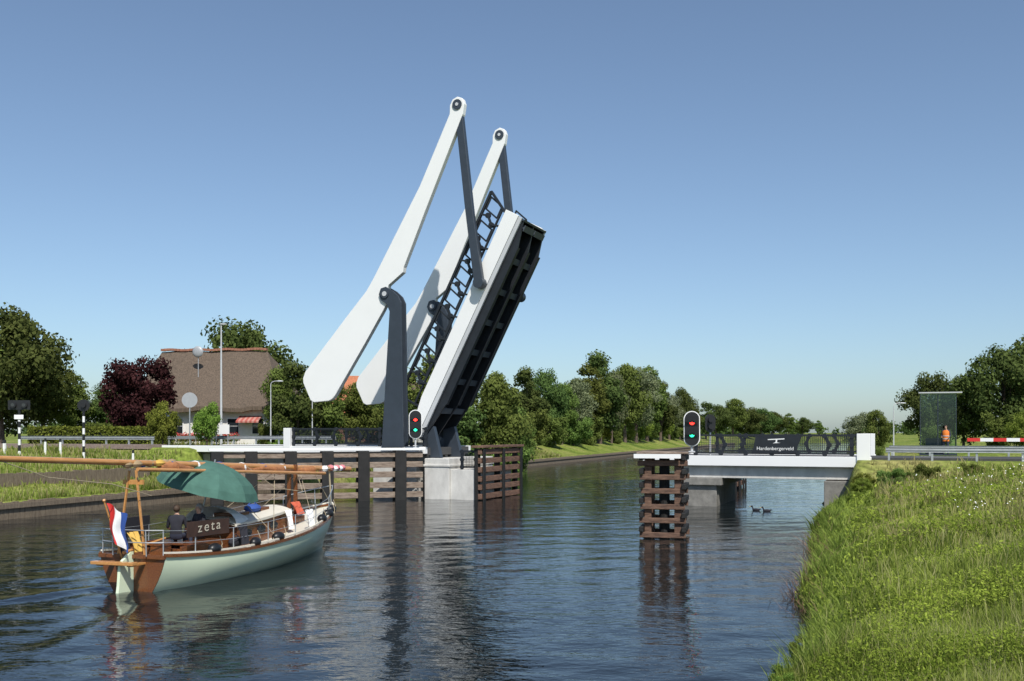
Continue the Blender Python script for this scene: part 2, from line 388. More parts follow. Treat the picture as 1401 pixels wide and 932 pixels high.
for w in (.45,4.45):
    b=MB(); ae=14.1 if w<1 else 13.3
    def bm_(a0,n0,a1,n1,t=.07,tw=.1):
        x0,z0=Lf(a0,n0);x1,z1=Lf(a1,n1); b.beam((x0,w,z0),(x1,w,z1),tw,t,up=(0,1,0))
    bm_(.6,2.65,ae,2.65,.18,.14); bm_(.6,1.5,13.4,1.5,.12); bm_(ae,2.65,13.35,1.3,.18,.14); bm_(.6,2.65,.6,1.2,.18)
    for i in range(8):
        a=2.1+i*1.48
        bm_(a,1.26,a-.14,1.75,.24); bm_(a-.14,1.75,a+.28,2.2,.2); bm_(a+.28,2.2,a+.18,2.65,.2)
        bm_(a+.35,1.6,a+.6,2.55,.05); bm_(a+1.1,1.6,a+1.35,2.55,.05); bm_(a+.35,1.6,a+1.1,1.6,.05); bm_(a+.6,2.5,a+1.35,2.5,.05)
        for (aa,nn) in ((a-.14,1.75),(a+.28,2.2)):
            x,z=Lf(aa,nn); b.cyl((x,w-.08,z),(x,w+.08,z),.17,n=12)
    b.obj('railing',CHAR2,leaf)
b=MB(); b.box(-20.5,-.5,-.02,.34,2.72,3.14); b.obj('edge_beam',WHITE,BR,bevel=.02)
b=MB(); b.box(-20.5,-.5,6.36,6.7,2.72,3.14); b.obj('edge_beam',WHITE,BR,bevel=.02)
b=MB(); b.box(-20.5,-.5,.345,6.355,2.62,3.09); b.obj('road_deck',ASPH,BR)
for w in(.5,3,5.6):
    b=MB(); b.box(-19,-.6,w,w+.4,2.0,2.6); b.obj('deck_girder',CONCD,BR)
for s0,s1,w0,w1,z0,z1 in ((-.48,1.15,-.1,6.6,-1,2.45),(1.152,2.8,.1,5.8,-1,1.8),(-4.2,-1.2,.2,6.4,-1,1.98),(-18.6,-17.2,-.1,6.9,-1,1.98)):
    b=MB(); b.box(s0,s1,w0,w1,z0,z1)
    if s0==-.48: b.box(-.55,1.22,-.16,6.65,1.95,2.1)
    b.obj('pier',CONC,BR,bevel=.03)
for w in(.75,3.7):
    b=MB(); b.prism([(-1.0,2.46),(.2,2.46),(-.3,4.4),(-1.1,4.2)],w,w+.35); b.obj('hinge_bearing',CHAR,BR,bevel=.02)
def rail(parent,s0,s1,w,zd):
    b=MB(); zt=zd+1.1
    b.beam((s0,w,zt),(s1,w,zt),.07,.1); b.beam((s0,w,zd+.14),(s1,w,zd+.14),.05,.08)
    n=max(1,round((s1-s0)/1.45)); st=(s1-s0)/n
    for i in range(n+1):
        x=s0+i*st; d=.24 if i%2 else -.2
        if i in(0,n): d=0
        b.beam((x,w,zd),(x+d,w,zd+.6),.06,.17); b.beam((x+d,w,zd+.6),(x,w,zt),.06,.17)
        for xx,z in ((x,zd+.16),(x+d,zd+.6),(x,zt-.03)): b.cyl((xx,w-.06,z),(xx,w+.06,z),.13,n=12)
    k=int((s1-s0)/.1)
    for i in range(k):
        x=s0+i*.1; b.beam((x,w,zd+.16),(x,w,zt-.05),.012,.018)
    for j in range(9):
        z=zd+.2+j*.1; b.beam((s0,w,z),(s1,w,z),.01,.018)
    return b.obj('railing',CHAR2,parent)
rail(BR,-10.0,-3.7,.15,3.14); rail(BR,-1.5,-.5,.15,3.14); rail(BR,1.9,2.8,.15,1.8); rail(BR,-10,-3.7,6.55,3.14)
b=MB(); b.box(-10.6,-10.1,-.12,.36,2.74,4.3); b.obj('end_post',WHITE,BR,bevel=.02)

SP=thing('bridge_span','fixed white concrete bridge span with dark railing and name panel','bridge',(-4.8,60,0),-R(22))
for w in(-.02,6.36):
    b=MB(); b.box(13.0,24.9,w,w+.38,2.22,2.76); b.obj('edge_beam',WHITE,SP,bevel=.02)
b=MB(); b.box(13.05,24.9,.365,6.355,2.25,2.7); b.obj('road_deck',ASPH,SP)
for w in (.37,2.3,3.9,5.5):
    b=MB(); b.box(15.0,24.3,w,w+.5,1.55,2.245); b.obj('deck_girder',CONC,SP,bevel=.02)
b=MB(); b.box(15.2,17.0,.3,6.5,-1,1.3); b.box(15.0,17.3,.1,6.7,1.15,1.54); b.obj('pier',CONCD,SP,bevel=.03)
b=MB(); b.box(22.6,24.4,-.1,6.9,-1,1.5); b.box(24.2,25.4,-.4,7.1,-.5,2.2); b.obj('abutment',CONCD,SP,bevel=.03)
rail(SP,15.9,23.95,.17,2.76); rail(SP,15.9,23.95,6.5,2.76)
for w in(-.1,6.3):
    b=MB(); b.box(24.2,24.85,w,w+.5,2.21,3.95); b.obj('end_post',WHITE,SP,bevel=.02)
b=MB(); b.prism([(18.9,2.92),(21.2,2.92),(21.28,3.3),(21.5,3.84),(19.1,3.84),(19.05,3.4)],.06,.11); pan=b.obj('name_panel',CHAR2,SP)
def text(s,size,M,m,parent,name='lettering',ext=.006,sp=1.,shear=0):
    c=bpy.data.curves.new('txt','FONT'); c.body=s; c.size=size; c.extrude=ext; c.align_x='CENTER'; c.space_character=sp; c.shear=shear
    to=bpy.data.objects.new('txt',c); COL.objects.link(to); bpy.context.view_layer.update()
    dg=bpy.context.evaluated_depsgraph_get(); me=bpy.data.meshes.new_from_object(to.evaluated_get(dg))
    bpy.data.objects.remove(to); me.transform(M); me.materials.clear(); me.materials.append(m)
    o=bpy.data.objects.new(name,me); COL.objects.link(o); o.parent=parent; return o
RX=Matrix.Rotation(R(90),4,'X')
text('Hardenbergerveld',.26,Matrix.Translation((20.12,.05,3.08))@RX,WHITE,pan)
b=MB(); b.prism([(19.75,3.66),(20.6,3.70),(20.6,3.65),(20.24,3.63),(20.22,3.49),(20.4,3.46),(20.0,3.44),(20.14,3.50),(20.16,3.625),(19.75,3.61)],.045,.06); b.obj('emblem',WHITE,pan)

# ---------------------------------------------------------------- timber guide walls
def guide(name,label,p0,p1,z1,boardm,postm,nb,pitch,bh,posts,capm=None,depth=.35,pw=.22,front=True):
    p0=Vector(p0);p1=Vector(p1); d=p1-p0; L=d.length; rz=math.atan2(d.y,d.x)
    t=thing(name,label,'canal fender',(p0.x,p0.y,0),rz,group='timber guide walls')
    for i in range(nb):
        b=MB(); z=z1-.08-(i+1)*pitch+(pitch-bh)
        e=[0]+[x for x in posts if 0.5<x<L-.5][::2]+[L]
        for x0,x1 in zip(e[:-1],e[1:]):
            dz=random.uniform(-.03,.03); b.box(x0+.015,x1-.015,-.12+random.uniform(-.02,.02),.12,z+dz,z+bh+dz)
        b.obj('fender_board',boardm,t,bevel=.02)
    for x in posts:
        b=MB()
        if front: b.box(x-pw,x+pw,-.24,-.155,-.8,z1-.05)
        b.box(x-pw-.03,x+pw+.03,.125,.125+depth,-1.2,z1-.03)
        b.obj('fender_post',postm,t,bevel=.02)
    if capm:
        b=MB(); b.box(-.1,L+.1,-.28,.5,z1,z1+.14); b.obj('cap_beam',capm,t,bevel=.02)
    return t
guide('guide_wall','long timber guide wall with weathered boards and black posts in the water',(-16.9,55.85),(-5.35,59.7),2.95,TIMB,TDARK,5,.6,.34,[.35,2.2,4.4,6.5,8.6,10.8],WHITE,pw=.34)
guide('guide_wall','brown timber guide wall along the side of the concrete pier',from_sw(3.15,-.1),from_sw(3.2,6.2),3.1,TBROWN,TDARK,6,.53,.32,[.25,3.2,6.1],TBROWN,pw=.16,depth=.25)
guide('guide_wall','brown timber guide wall under the fixed bridge span',(13.6,64),(17.2,74),1.6,TBROWN,TDARK,3,.5,.3,[.3,2.4,4.6,6.8,9,10.4],TBROWN)
D=thing('timber_dolphin','square brown timber mooring dolphin with tiered boards standing in water','dolphin',(5.85,38.2,0),-R(14))
for x in (-.56,.56):
    for y in (-.56,.56):
        b=MB(); b.box(x-.13,x+.13,y-.13,y+.13,-1.2,3.2); b.obj('corner_post',TDOL,D,bevel=.02)
b=MB(); b.cyl((0,0,-1),(0,0,3.15),.2,n=12); b.obj('core_pile',TDARK,D)
for s in(-1,1):
    for i in range(6):
        z=.06+i*.54+random.uniform(-.03,.03); e=.84+random.uniform(-.06,.1)
        b=MB(); b.box(-e,e,s*.76-.05,s*.76+.05,z,z+.2); b.obj('front_board',TDOL,D,bevel=.02)
        b=MB(); b.box(s*.79-.08,s*.79+.08,-.93,.93,z+.22,z+.42); b.obj('side_board',TDARK,D,bevel=.02)
b=MB(); b.box(-.96,.96,-.98,.98,3.2,3.28); b.obj('platform',TIMB,D,bevel=.02)
b=MB(); b.box(-1.05,.7,-1.06,-.981,3.04,3.2); b.obj('white_board',WHITE,D)

# ---------------------------------------------------------------- signals
def ship_signal(loc,zb,zc,sc,label,rz):
    t=thing('canal_traffic_light',label,'traffic light',(loc[0],loc[1],zb),rz,group='canal traffic lights')
    h=zc-zb; w=.27*sc; H=.63*sc
    b=MB(); b.cyl((0,.12,0),(0,.12,h+.3),.05,n=10); b.box(-.12,.12,0,.24,-.02,.03); b.obj('pole',LGREY,t)
    def oval(w,H,n=28):
        r=[]
        for i in range(n):
            a=2*math.pi*i/n; r.append((w*math.cos(a),h+(H-w)*(1 if math.sin(a)>0 else -1)+w*math.sin(a)))
        return r
    b=MB(); b.prism(oval(w+.035*sc,H+.035*sc),0,.04); b.prism(oval(w,H),-.03,-.001,1); b.obj('backboard',[WHITE,BLACK],t)
    for dz,m in ((.23*sc,REDL),(-.23*sc,GRNL)):
        b=MB(); b.cyl((0,-.05,h+dz),(0,-.031,h+dz),.09*sc,n=20); b.obj('lamp',m,t)
        b=MB(); n=12
        for i in range(n):
            a0=math.pi*i/n;a1=math.pi*(i+1)/n; r=.13*sc
            b.beam((r*math.cos(a0),-.14,h+dz+r*math.sin(a0)),(r*math.cos(a1),-.14,h+dz+r*math.sin(a1)),.22,.02,up=(0,1,0))
        b.obj('lamp_hood',BLACK,t)
ship_signal((6.75,37.35),3.28,4.15,1.0,'oval black canal signal with white rim showing red and green',-R(8))
ship_signal((-5.75,59.3),3.1,4.5,1.3,'oval black canal signal on a pole beside the guide wall',R(4))
t=thing('canal_traffic_light','back of a round black canal signal on the bridge deck','traffic light',(11.55,58.0,2.7),0,group='canal traffic lights')
b=MB(); b.cyl((0,0,0),(0,0,1.9),.05,n=8); b.obj('pole',LGREY,t)
b=MB(); 
pr=[(.3*math.cos(2*math.pi*i/24),1.85+.3*math.sin(2*math.pi*i/24)+(.22 if i<12 else -.22)) for i in range(24)]
b.prism(pr,-.05,.05); b.cyl((0,-.3,2.05),(0,-.05,2.05),.15,n=14); b.cyl((0,-.3,1.65),(0,-.05,1.65),.15,n=14); b.obj('backboard',BLACK,t)

def G(x,y): return float(hgt(x,y))
def lamp(x,y,h,label,arm=True,r=.07):
    t=thing('street_lamp',label,'street lamp',(x,y,G(x,y)),0,group='street lamps')
    b=MB(); b.cyl((0,0,0),(0,0,h*.3),r*1.2,r,n=10); b.cyl((0,0,h*.3),(0,0,h),r,r*.55,n=10)
    if arm:
        b.tube([(0,0,h),(.08,0,h+.14),(.25,0,h+.22),(.5,0,h+.24)],r*.5,8)
    b.obj('pole',LGREY,t,smooth=True)
    b=MB(); x0=.45 if arm else -.1
    b.sph((x0+.25,0,h+(.22 if arm else .05)),(.3,.13,.07),12); b.obj('lamp_head',LGREY,t,smooth=True)
lamp(-22.2,76,9.6,'tall slim grey street lamp beside the road',False,.09)
lamp(-18.9,78,5.6,'grey street lamp with a short curved arm',True,.055); lamp(-15.65,78,7.2,'slim grey lamp post among garden trees',False,.05)
lamp(29.9,78,4.3,'grey street lamp with a short curved arm beside the road',True,.055)

def cross_signal(x,y,h,label,wide):
    t=thing('road_signal',label,'traffic light',(x,y,G(x,y)),R(10),group='road signals')
    b=MB(); k=8
    for i in range(k): b.cyl((0,0,h*i/k),(0,0,h*(i+1)/k),.075,n=10,mi=i%2)
    b.obj('pole',[WHITE,BLACK],t)
    b=MB()
    if wide:
        b.box(-.6,.6,-.08,.0,h,h+.55)
        for x_ in(-.3,.3): b.cyl((x_,-.24,h+.27),(x_,-.081,h+.27),.17,.15,n=16)
        b.obj('signal_head',BLACK,t)
        for x_ in(-.3,.3):
            b=MB(); b.cyl((x_,-.26,h+.27),(x_,-.241,h+.27),.1,n=14); b.obj('lens',GLASSD,t)
        b=MB(); b.box(-.25,.25,-.12,-.08,h-.55,h-.3); b.obj('white_plate',WHITE,t)
    else:
        b.cyl((0,-.05,h+.3),(0,.03,h+.3),.36,n=24); b.cyl((0,-.22,h+.3),(0,-.05,h+.3),.15,n=16); b.obj('signal_head',BLACK,t)
cross_signal(-28.7,58,2.75,'wide black twin signal on a black and white post',True)
cross_signal(-25.9,60.2,2.9,'round black signal on a black and white banded post',False)
def roundsign(x,y,h,r,m,label):
    t=thing('road_sign',label,'road sign',(x,y,G(x,y)),R(8),group='road signs')
    b=MB(); b.cyl((0,0,0),(0,0,h),.05,n=8); b.obj('pole',STEEL,t)
    b=MB(); b.cyl((0,-.07,h),(0,-.05,h),r,n=28); b.obj('sign_plate',m,t)
roundsign(-24.6,76,3.55,.58,DISC,'round grey back of a road sign on a pole')
roundsign(-26.6,76.5,2.2,.3,BLUE,'small round blue road sign on a grey pole')
t=thing('notice_board','small white notice board on two posts beside the road','sign',(-21.5,73.8,G(-21.5,73.8)),R(-10))
for x in(-.5,.42):
    b=MB(); b.box(x,x+.08,0,.06,0,1.6); b.obj('post',STEEL,t)
b=MB(); b.box(-.6,.6,-.05,-.01,.9,1.6); b.obj('board',WHITE,t)
bol=None
for x,y in ((-30.3,59.5),(-29.9,58.6),(-28.6,61),(-27.4,60.4),(-23.6,62)):
    if bol is None:
        bol=thing('bollard','short white bollard with a black top beside the road','bollard',(x,y,G(x,y)),0,group='roadside bollards')
        b=MB(); b.cyl((0,0,0),(0,0,.8),.08,.07,n=10); b.obj('post',WHITE,bol); b=MB(); b.cyl((0,0,.801),(0,0,1.0),.075,.06,n=10); b.obj('cap',BLACK,bol)
    else: dup(bol,(x,y,G(x,y)))
def guardrail(s0,s1,w,zd,label):
    x,y=from_sw(s0,w); t=thing('guard_rail',label,'guard rail',(x,y,0),-R(22),group='road guard rails'); L=s1-s0
    prof=[(-.02,.42),(.04,.47),(-.02,.52),(-.02,.57),(.04,.62),(-.02,.67)]
    b=MB(); vs=[];fs=[]
    for X in (0,L):
        for yy,z in prof: vs.append((X,yy-.1,zd+z))
        for yy,z in reversed(prof): vs.append((X,yy-.106,zd+z))
    n=12; fs=[(i,i+n,(i+1)%n+n,(i+1)%n) for i in range(n)]+[tuple(range(n)),tuple(range(2*n-1,n-1,-1))]
    b.add(vs,fs); b.obj('beam',STEEL,t)
    for i in range(int(L/2)+1):
        b=MB(); b.box(i*2+.1,i*2+.2,-.08,.02,zd-.3,zd+.64); b.obj('post',STEEL,t)
guardrail(-33,-20.6,-.5,3.1,'grey steel guard rail along the road approach')
guardrail(-28,-11,6.9,3.1,'grey steel guard rail behind the bridge deck')
guardrail(25.6,46,-.4,2.6,'grey steel guard rail along the road approach')
guardrail(25.6,46,7.3,2.6,'grey steel guard rail on the opposite roadside')
x,y=from_sw(29.5,3.5); t=thing('road_barrier','lowered red and white striped road barrier boom','barrier',(x,y,2.7),-R(20))
b=MB()
for i in range(14): b.box(i*.62,i*.62+.62,-.05,.05,.84,1.02,mi=(i+1)%2)
b.obj('boom',[WHITE,REDP],t); b=MB(); b.box(8.7,9.4,-.3,.3,0,1.2); b.box(8.2,9.8,-.12,.12,.8,1.1); b.obj('housing',LGREY,t,bevel=.03)

def glassmat():
    m,nt,N,L=newmat('green_booth_glass'); out=N.new('ShaderNodeOutputMaterial')
    g=N.new('ShaderNodeBsdfGlossy'); g.inputs['Roughness'].default_value=.02; g.inputs['Color'].default_value=(.75,.9,.9,1)
    t=N.new('ShaderNodeBsdfTransparent')
    n=N.new('ShaderNodeTexNoise'); n.inputs['Scale'].default_value=.3
    r=N.new('ShaderNodeValToRGB'); r.color_ramp.elements[0].color=(.76,.88,.88,1); r.color_ramp.elements[1].color=(.82,.92,.92,1)
    L.new(n.outputs[0],r.inputs[0]); L.new(r.outputs[0],t.inputs['Color'])
    fr=N.new('ShaderNodeFresnel'); fr.inputs['IOR'].default_value=1.5
    mx=N.new('ShaderNodeMixShader'); L.new(fr.outputs[0],mx.inputs[0]); L.new(t.outputs[0],mx.inputs[1]); L.new(g.outputs[0],mx.inputs[2]); L.new(mx.outputs[0],out.inputs[0]); return m
GL=glassmat()
T=thing('control_booth','clear green glass bridge control booth with a flat overhanging roof','booth',(26.3,61.5,2.6),-R(22))
for c in (((-1,-.8),(1,-.8)),((-1,.8),(1,.8)),((-1,-.8),(-1,.8)),((1,-.8),(1,.8))):
    b=MB(); (xa,ya),(xb,yb)=c; b.add([(xa,ya,.1),(xb,yb,.1),(xb,yb,3.8),(xa,ya,3.8)],[(0,1,2,3)]); b.obj('glass_wall',GL,T)
b=MB()
for x in (-1.02,-.02,1.0):
    for y in (-.82,.8): b.box(x,x+.035,y,y+.035,0,3.8)
b.box(-1.05,1.07,-.84,.86,0,.1); b.box(-.7,.3,.2,.6,.1,1.05)
b.obj('frame',CHAR,T); b=MB(); b.box(-1.1,1.35,-.95,.95,3.81,3.88); b.obj('roof',LGREY,T)

# ---------------------------------------------------------------- people
def skinbody(name,J,E,segm,mats,M,parent=None):
    names=list(J); idx={n:i for i,n in enumerate(names)}
    me=bpy.data.meshes.new(name); me.from_pydata([J[n][0] for n in names],[(idx[a],idx[c]) for a,c in E],[])
    o=bpy.data.objects.new(name,me); COL.objects.link(o)
    sk=o.modifiers.new('s','SKIN'); sk.use_smooth_shade=True
    for i,n in enumerate(names):
        sv=me.skin_vertices[0].data[i]; r=J[n][1]; sv.radius=(r,r) if not hasattr(r,'__len__') else r
        sv.use_root=(n=='pelvis')
    ss=o.modifiers.new('ss','SUBSURF'); ss.levels=1; ss.render_levels=1
    bpy.context.view_layer.update()
    dg=bpy.context.evaluated_depsgraph_get(); nm=bpy.data.meshes.new_from_object(o.evaluated_get(dg))
    bpy.data.objects.remove(o)
    segs=[(Vector(J[a][0]),Vector(J[c][0]),segm(a,c)) for a,c in E]
    nm.materials.clear()
    for m in mats: nm.materials.append(m)
    for p in nm.polygons:
        c=p.center; best=1e9
        for a,d,k in segs:
            ad=d-a; tt=max(0,min(1,(c-a).dot(ad)/max(ad.length_squared,1e-9))); ds=(c-a-ad*tt).length
            if ds<best: best=ds; mi=k
        p.material_index=mi; p.use_smooth=True
    no=bpy.data.objects.new(name,nm); COL.objects.link(no); no.matrix_world=M
    return no
def person(label,M,pose,top,bot,hair=HAIR,vest=None,cap=None):
    J={}; E=[]
    def j(n,p,r,par=None):
        J[n]=(p,r)
        if par: E.append((par,n))
    if pose=='stand': z=.93; hip=[(.1,0,-.03),(.11,.02,-.47),(.12,-.02,-.86),(.13,.13,-.9)]
    else: z=0.14; hip=[(.1,.03,-.02),(.14,.43,.02),(.15,.45,-.38),(.15,.6,-.43)]
    lean=0 if pose=='stand' else .05
    j('pelvis',(0,0,z),(.15,.12)); j('belly',(0,lean*.6,z+.2),(.14,.11),'pelvis'); j('chest',(0,lean,z+.42),(.165,.12),'belly')
    j('neck',(0,lean+.01,z+.57),.055,'chest'); j('jaw',(0,lean+.045,z+.64),(.065,.075),'neck'); j('skull',(0,lean+.03,z+.72),(.078,.095),'jaw'); j('top',(0,lean+.02,z+.79),.055,'skull')
    j('nose',(0,lean+.135,z+.685),.014,'skull')
    for sx,L in ((-1,'l'),(1,'r')):
        j('sh'+L,(sx*.19,lean,z+.5),.066,'chest')
        if pose=='stand': el=(sx*.25,-.02,z+.22); wr=(sx*.21,.2,z+.12); d=Vector((-sx*.2,.95,.1))
        else: el=(sx*.26,lean+.06,z+.22); wr=(sx*.16,.3,z+.13); d=Vector((-sx*.25,.95,-.2))
        j('el'+L,el,.045,'sh'+L); j('wr'+L,wr,.03,'el'+L)
        d.normalize(); W=Vector(wr); P=W+d*.07; j('palm'+L,tuple(P),(.04,.022),'wr'+L)
        side=Vector((1,0,0))
        for k in range(4):
            q=P+d*.03+side*(k-1.5)*.021; ln=(.034,.04,.037,.028)[k]
            j(f'f{k}a'+L,tuple(q),.0095,'palm'+L); j(f'f{k}b'+L,tuple(q+d*ln),.009,f'f{k}a'+L); j(f'f{k}c'+L,tuple(q+d*ln*1.5+Vector((0,0,-ln*.8))),.008,f'f{k}b'+L)
        q=W+d*.03-side*sx*.035; j('th1'+L,tuple(q),.012,'wr'+L); j('th2'+L,tuple(q+d*.035-side*sx*.02),.0095,'th1'+L)
        par='pelvis'
        for k,(x,y,dz) in enumerate(hip):
            n=('hip','knee','ank','toe')[k]+L; j(n,(sx*x,y,z+dz),(.095,.065,.045,.038)[k],par); par=n
    def sm(a,c):
        s=a+' '+c
        if any(k in s for k in('jaw','skull','top','nose','palm','f0','f1','f2','f3','th')) : return 0
        if 'neck' in s: return 0 if a=='neck' else 1
        if a[:2]=='el': return 0 if pose!='stand' else 1
        if any(k in s for k in('hip','knee')): return 2 if 'toe' not in s else 3
        if 'toe' in s: return 3
        return 1
    o=skinbody('person',J,E,sm,[SKIN,top,bot,BLACK],M)
    props(o,label,'person')
    b=MB(); c=(0,lean+.0,z+.745); b.sph(c,(.095,.11,.1),14); 
    b.v=[(x,y,zz if not(y>lean+.06 and zz<z+.76) else z+.76) for x,y,zz in b.v]
    h=b.obj('hair',hair,o,smooth=True)
    for sx in(-1,1):
        b=MB(); b.sph((sx*.032,lean+.118,z+.715),.011,8); b.obj('eye',BLACK,o)
    if vest:
        b=MB(); n=14; vs=[];rings=[(z-.12,.19,.15),(z+.1,.185,.145),(z+.3,.2,.15),(z+.46,.205,.145),(z+.54,.12,.1)]
        for zz,rx,ry in rings:
            for i in range(n): a=2*math.pi*i/n; vs.append((rx*math.cos(a),lean+ry*math.sin(a),zz))
        fs=[(k*n+i,k*n+(i+1)%n,(k+1)*n+(i+1)%n,(k+1)*n+i) for k in range(4) for i in range(n)]
        b.add(vs,fs); b.obj('vest',vest,o,smooth=True)
        b=MB()
        for k,zz in enumerate((z+.0,z+.17)):
            vs=[(.203*math.cos(2*math.pi*i/n),lean+.165*math.sin(2*math.pi*i/n),q) for q in(zz,zz+.05) for i in range(n)]
            b.add(vs,[(i,(i+1)%n,n+(i+1)%n,n+i) for i in range(n)])
        b.obj('reflective_band',LGREY,o)
    return o
person('worker in an orange safety vest standing beside the glass booth',Matrix.Translation((25.8,59.2,2.68))@Matrix.Rotation(R(150),4,'Z')@Matrix.Scale(1.0,4),'stand',JEANS,JEANS,vest=ORANGE)

# ---------------------------------------------------------------- sailing boat (local y forward, x starboard)
BT=thing('sailing_boat','pale green wooden sailing boat with lowered mast motoring on the canal','sailing boat',(BO[0],BO[1],0),-BA)
def BB(a): 
    if a>4.2: return max(.02,1.58*max(0,1-((a-4.2)/6.42)**2.3)**.85)
    return 1.58-.6*((4.2-a)/4.2)**2
def SH(a): return .78+.68*(max(0,a-2.5)/8.2)**2+.12*(max(0,2.5-a)/2.5)**2
st=list(np.linspace(0,10.55,30)); NJ=9
b=MB(); vs=[]
for a in st:
    k=a/10.55
    for j in range(-NJ,NJ+1):
        t=abs(j)/NJ
        z=-.5+(SH(a)+.5)*t; bb=BB(a)*math.sin(t*math.pi/2)**(.5+.9*k**3)*(1 if t>0 else 0)
        if k<.12: bb*= 1-.25*(1-t)*(1-k/.12)
        aa=a+ (t-1)*1.0*k**4*.9 
        vs.append((bb*(1 if j>0 else -1),aa,z))
n=2*NJ+1
b.add(vs,[(i*n+j,i*n+j+1,(i+1)*n+j+1,(i+1)*n+j) for i in range(len(st)-1) for j in range(n-1)])
b.obj('hull',HULL,BT,smooth=True)
b=MB(); b.add([(v[0],v[1]-.015,v[2]) for v in vs[:n]],[tuple(range(n))]); b.obj('transom',MAHOG,BT)
b=MB(); c0,c1=1.0,3.3
for a0,a1 in zip(st[:-1],st[1:]):
    z0,z1=SH(a0)-.04,SH(a1)-.04; B0,B1=BB(a0)*.985,BB(a1)*.985
    if a1>c0 and a0<c1:
        for s in(-1,1): b.add([(s*.85,a0,z0),(s*B0,a0,z0),(s*B1,a1,z1),(s*.85,a1,z1)],[(0,1,2,3)])
    else: b.add([(-B0,a0,z0),(B0,a0,z0),(B1,a1,z1),(-B1,a1,z1)],[(0,1,2,3)])
b.obj('deck',CREAM,BT)
b=MB()
for s in(-1,1): b.box(min(s*.85,s*.9),max(s*.85,s*.9),.75,3.5,.3,1.06)
b.box(-.85,.85,.75,.8,.3,1.0); b.box(-.85,.85,.8,3.4,.28,.32); b.box(-.84,-.4,.85,3.3,.75,.8); b.box(.4,.84,.85,3.3,.75,.8); b.box(-.84,.84,1.6,3.1,.98,1.03)
b.obj('cockpit',MAHOG,BT,bevel=.01)
b=MB()
for s in(-1,1):
    pts=[(s*BB(a)*1.01,a,SH(a)+.02) for a in st]
    for p,q in zip(pts[:-1],pts[1:]): b.beam(p,q,.06,.075)
b.beam((-.98,-.03,SH(0)-.02),(.98,-.03,SH(0)-.02),.1,.1)
b.obj('rubbing_rail',MAHOG,BT)
b=MB()
for s in(-1,1):
    pts=[(s*BB(a)*.965,a,SH(a)+.09) for a in st]
    for p,q in zip(pts[:-1],pts[1:]): b.beam(p,q,.05,.045)
b.obj('toe_rail',CREAM,BT)
def cab(a): return .92-.28*max(0,(a-3.4))/3.4
aas=[3.35,4.2,5.0,5.8,6.6]
b=MB()
for s in(-1,1):
    vs=[(s*cab(a),a,SH(a)-.05) for a in aas]+[(s*(cab(a)-.06),a,SH(a)+.62) for a in aas]; m=len(aas)
    b.add(vs,[(i,i+1,i+1+m,i+m) for i in range(m-1)])
for a in (3.35,6.6):
    c=cab(a); b.add([(-c,a,SH(a)-.05),(c,a,SH(a)-.05),(c-.06,a,SH(a)+.62),(-c+.06,a,SH(a)+.62)],[(0,1,2,3)])
b.obj('cabin',MAHOG,BT)
b=MB(); K=8
aa2=[3.2,4.2,5.0,5.8,6.7]
vs=[]
for a in aa2:
    c=cab(a)
    for i in range(K+1):
        u=-1+2*i/K; vs.append((u*c,a,SH(a)+.63+.13*(1-u*u)))
k=K+1; top=[(i*k+j,i*k+j+1,(i+1)*k+j+1,(i+1)*k+j) for i in range(len(aa2)-1) for j in range(K)]
b.add(vs,top); b.add([(x,y,z-.05) for x,y,z in vs],top)
for s,j in((-1,0),(1,K)):
    for i in range(len(aa2)-1):
        p=Vector(vs[i*k+j]);q=Vector(vs[(i+1)*k+j]); b.beam(p-Vector((0,0,.02)),q-Vector((0,0,.02)),.05,.07)
b.obj('cabin_roof',CREAM,BT,smooth=False)
for s in(-1,1):
    for a in (3.85,4.7,5.5):
        b=MB(); c=cab(a)-.025; x=s*(c+.012)
        n2=16; poly=[(a+.22*math.cos(2*math.pi*i/n2),SH(a)+.33+.11*math.sin(2*math.pi*i/n2)) for i in range(n2)]
        o0=[(x,p,z) for p,z in poly]; o1=[(x+s*.03,p,z) for p,z in poly]
        b.add(o0+o1,[tuple(range(n2)),tuple(range(n2,2*n2))]+[(i,(i+1)%n2,n2+(i+1)%n2,n2+i) for i in range(n2)])
        w=b.obj('porthole',GLASSD,BT)
for h_ in ((-.35,.35,4.0,4.8,SH(4)+.74,SH(4)+.86),(-.3,.3,5.5,6.0,SH(5)+.74,SH(5)+.88),(-.3,.3,7.6,8.2,SH(8)-.02,SH(8)+.2)):
    b=MB(); b.box(*h_); b.obj('hatch',MAHOG,BT,bevel=.02)
b=MB(); K2=10
for i in range(K2):
    a0=math.pi*i/K2; a1=math.pi*(i+1)/K2
    for (ya,yb,sa,sb) in ((3.3,3.75,1.,.96),(3.75,4.25,.96,.8)):
        b.add([(.88*sa*math.cos(a0),ya,1.4+.5*sa*math.sin(a0)),(.88*sa*math.cos(a1),ya,1.4+.5*sa*math.sin(a1)),(.88*sb*math.cos(a1),yb,1.4+.5*(sb if sb>.9 else .55)*math.sin(a1)),(.88*sb*math.cos(a0),yb,1.4+.5*(sb if sb>.9 else .55)*math.sin(a0))],[(0,1,2,3)])
b.obj('spray_hood',WCLOTH,BT,smooth=True,recalc=False)
b=MB(); vsx=[(-.12,1.0),(-.5,.75),(-.55,.2),(-.7,-.6),(-.02,-.6),(-.02,1.0)]
b.v=[]; 
for X in(-.04,.04): b.v+=[(X,y,z) for y,z in vsx]
nn=len(vsx); b.f=[tuple(range(nn)),tuple(range(nn,2*nn))]+[(i,(i+1)%nn,nn+(i+1)%nn,nn+i) for i in range(nn)]; b.m=[0]*len(b.f)
b.obj('rudder',HULL,BT); b=MB(); b.cyl((0,-.35,1.0),(0,1.3,1.2),.04,.03,n=8); b.obj('tiller',SPAR,BT)
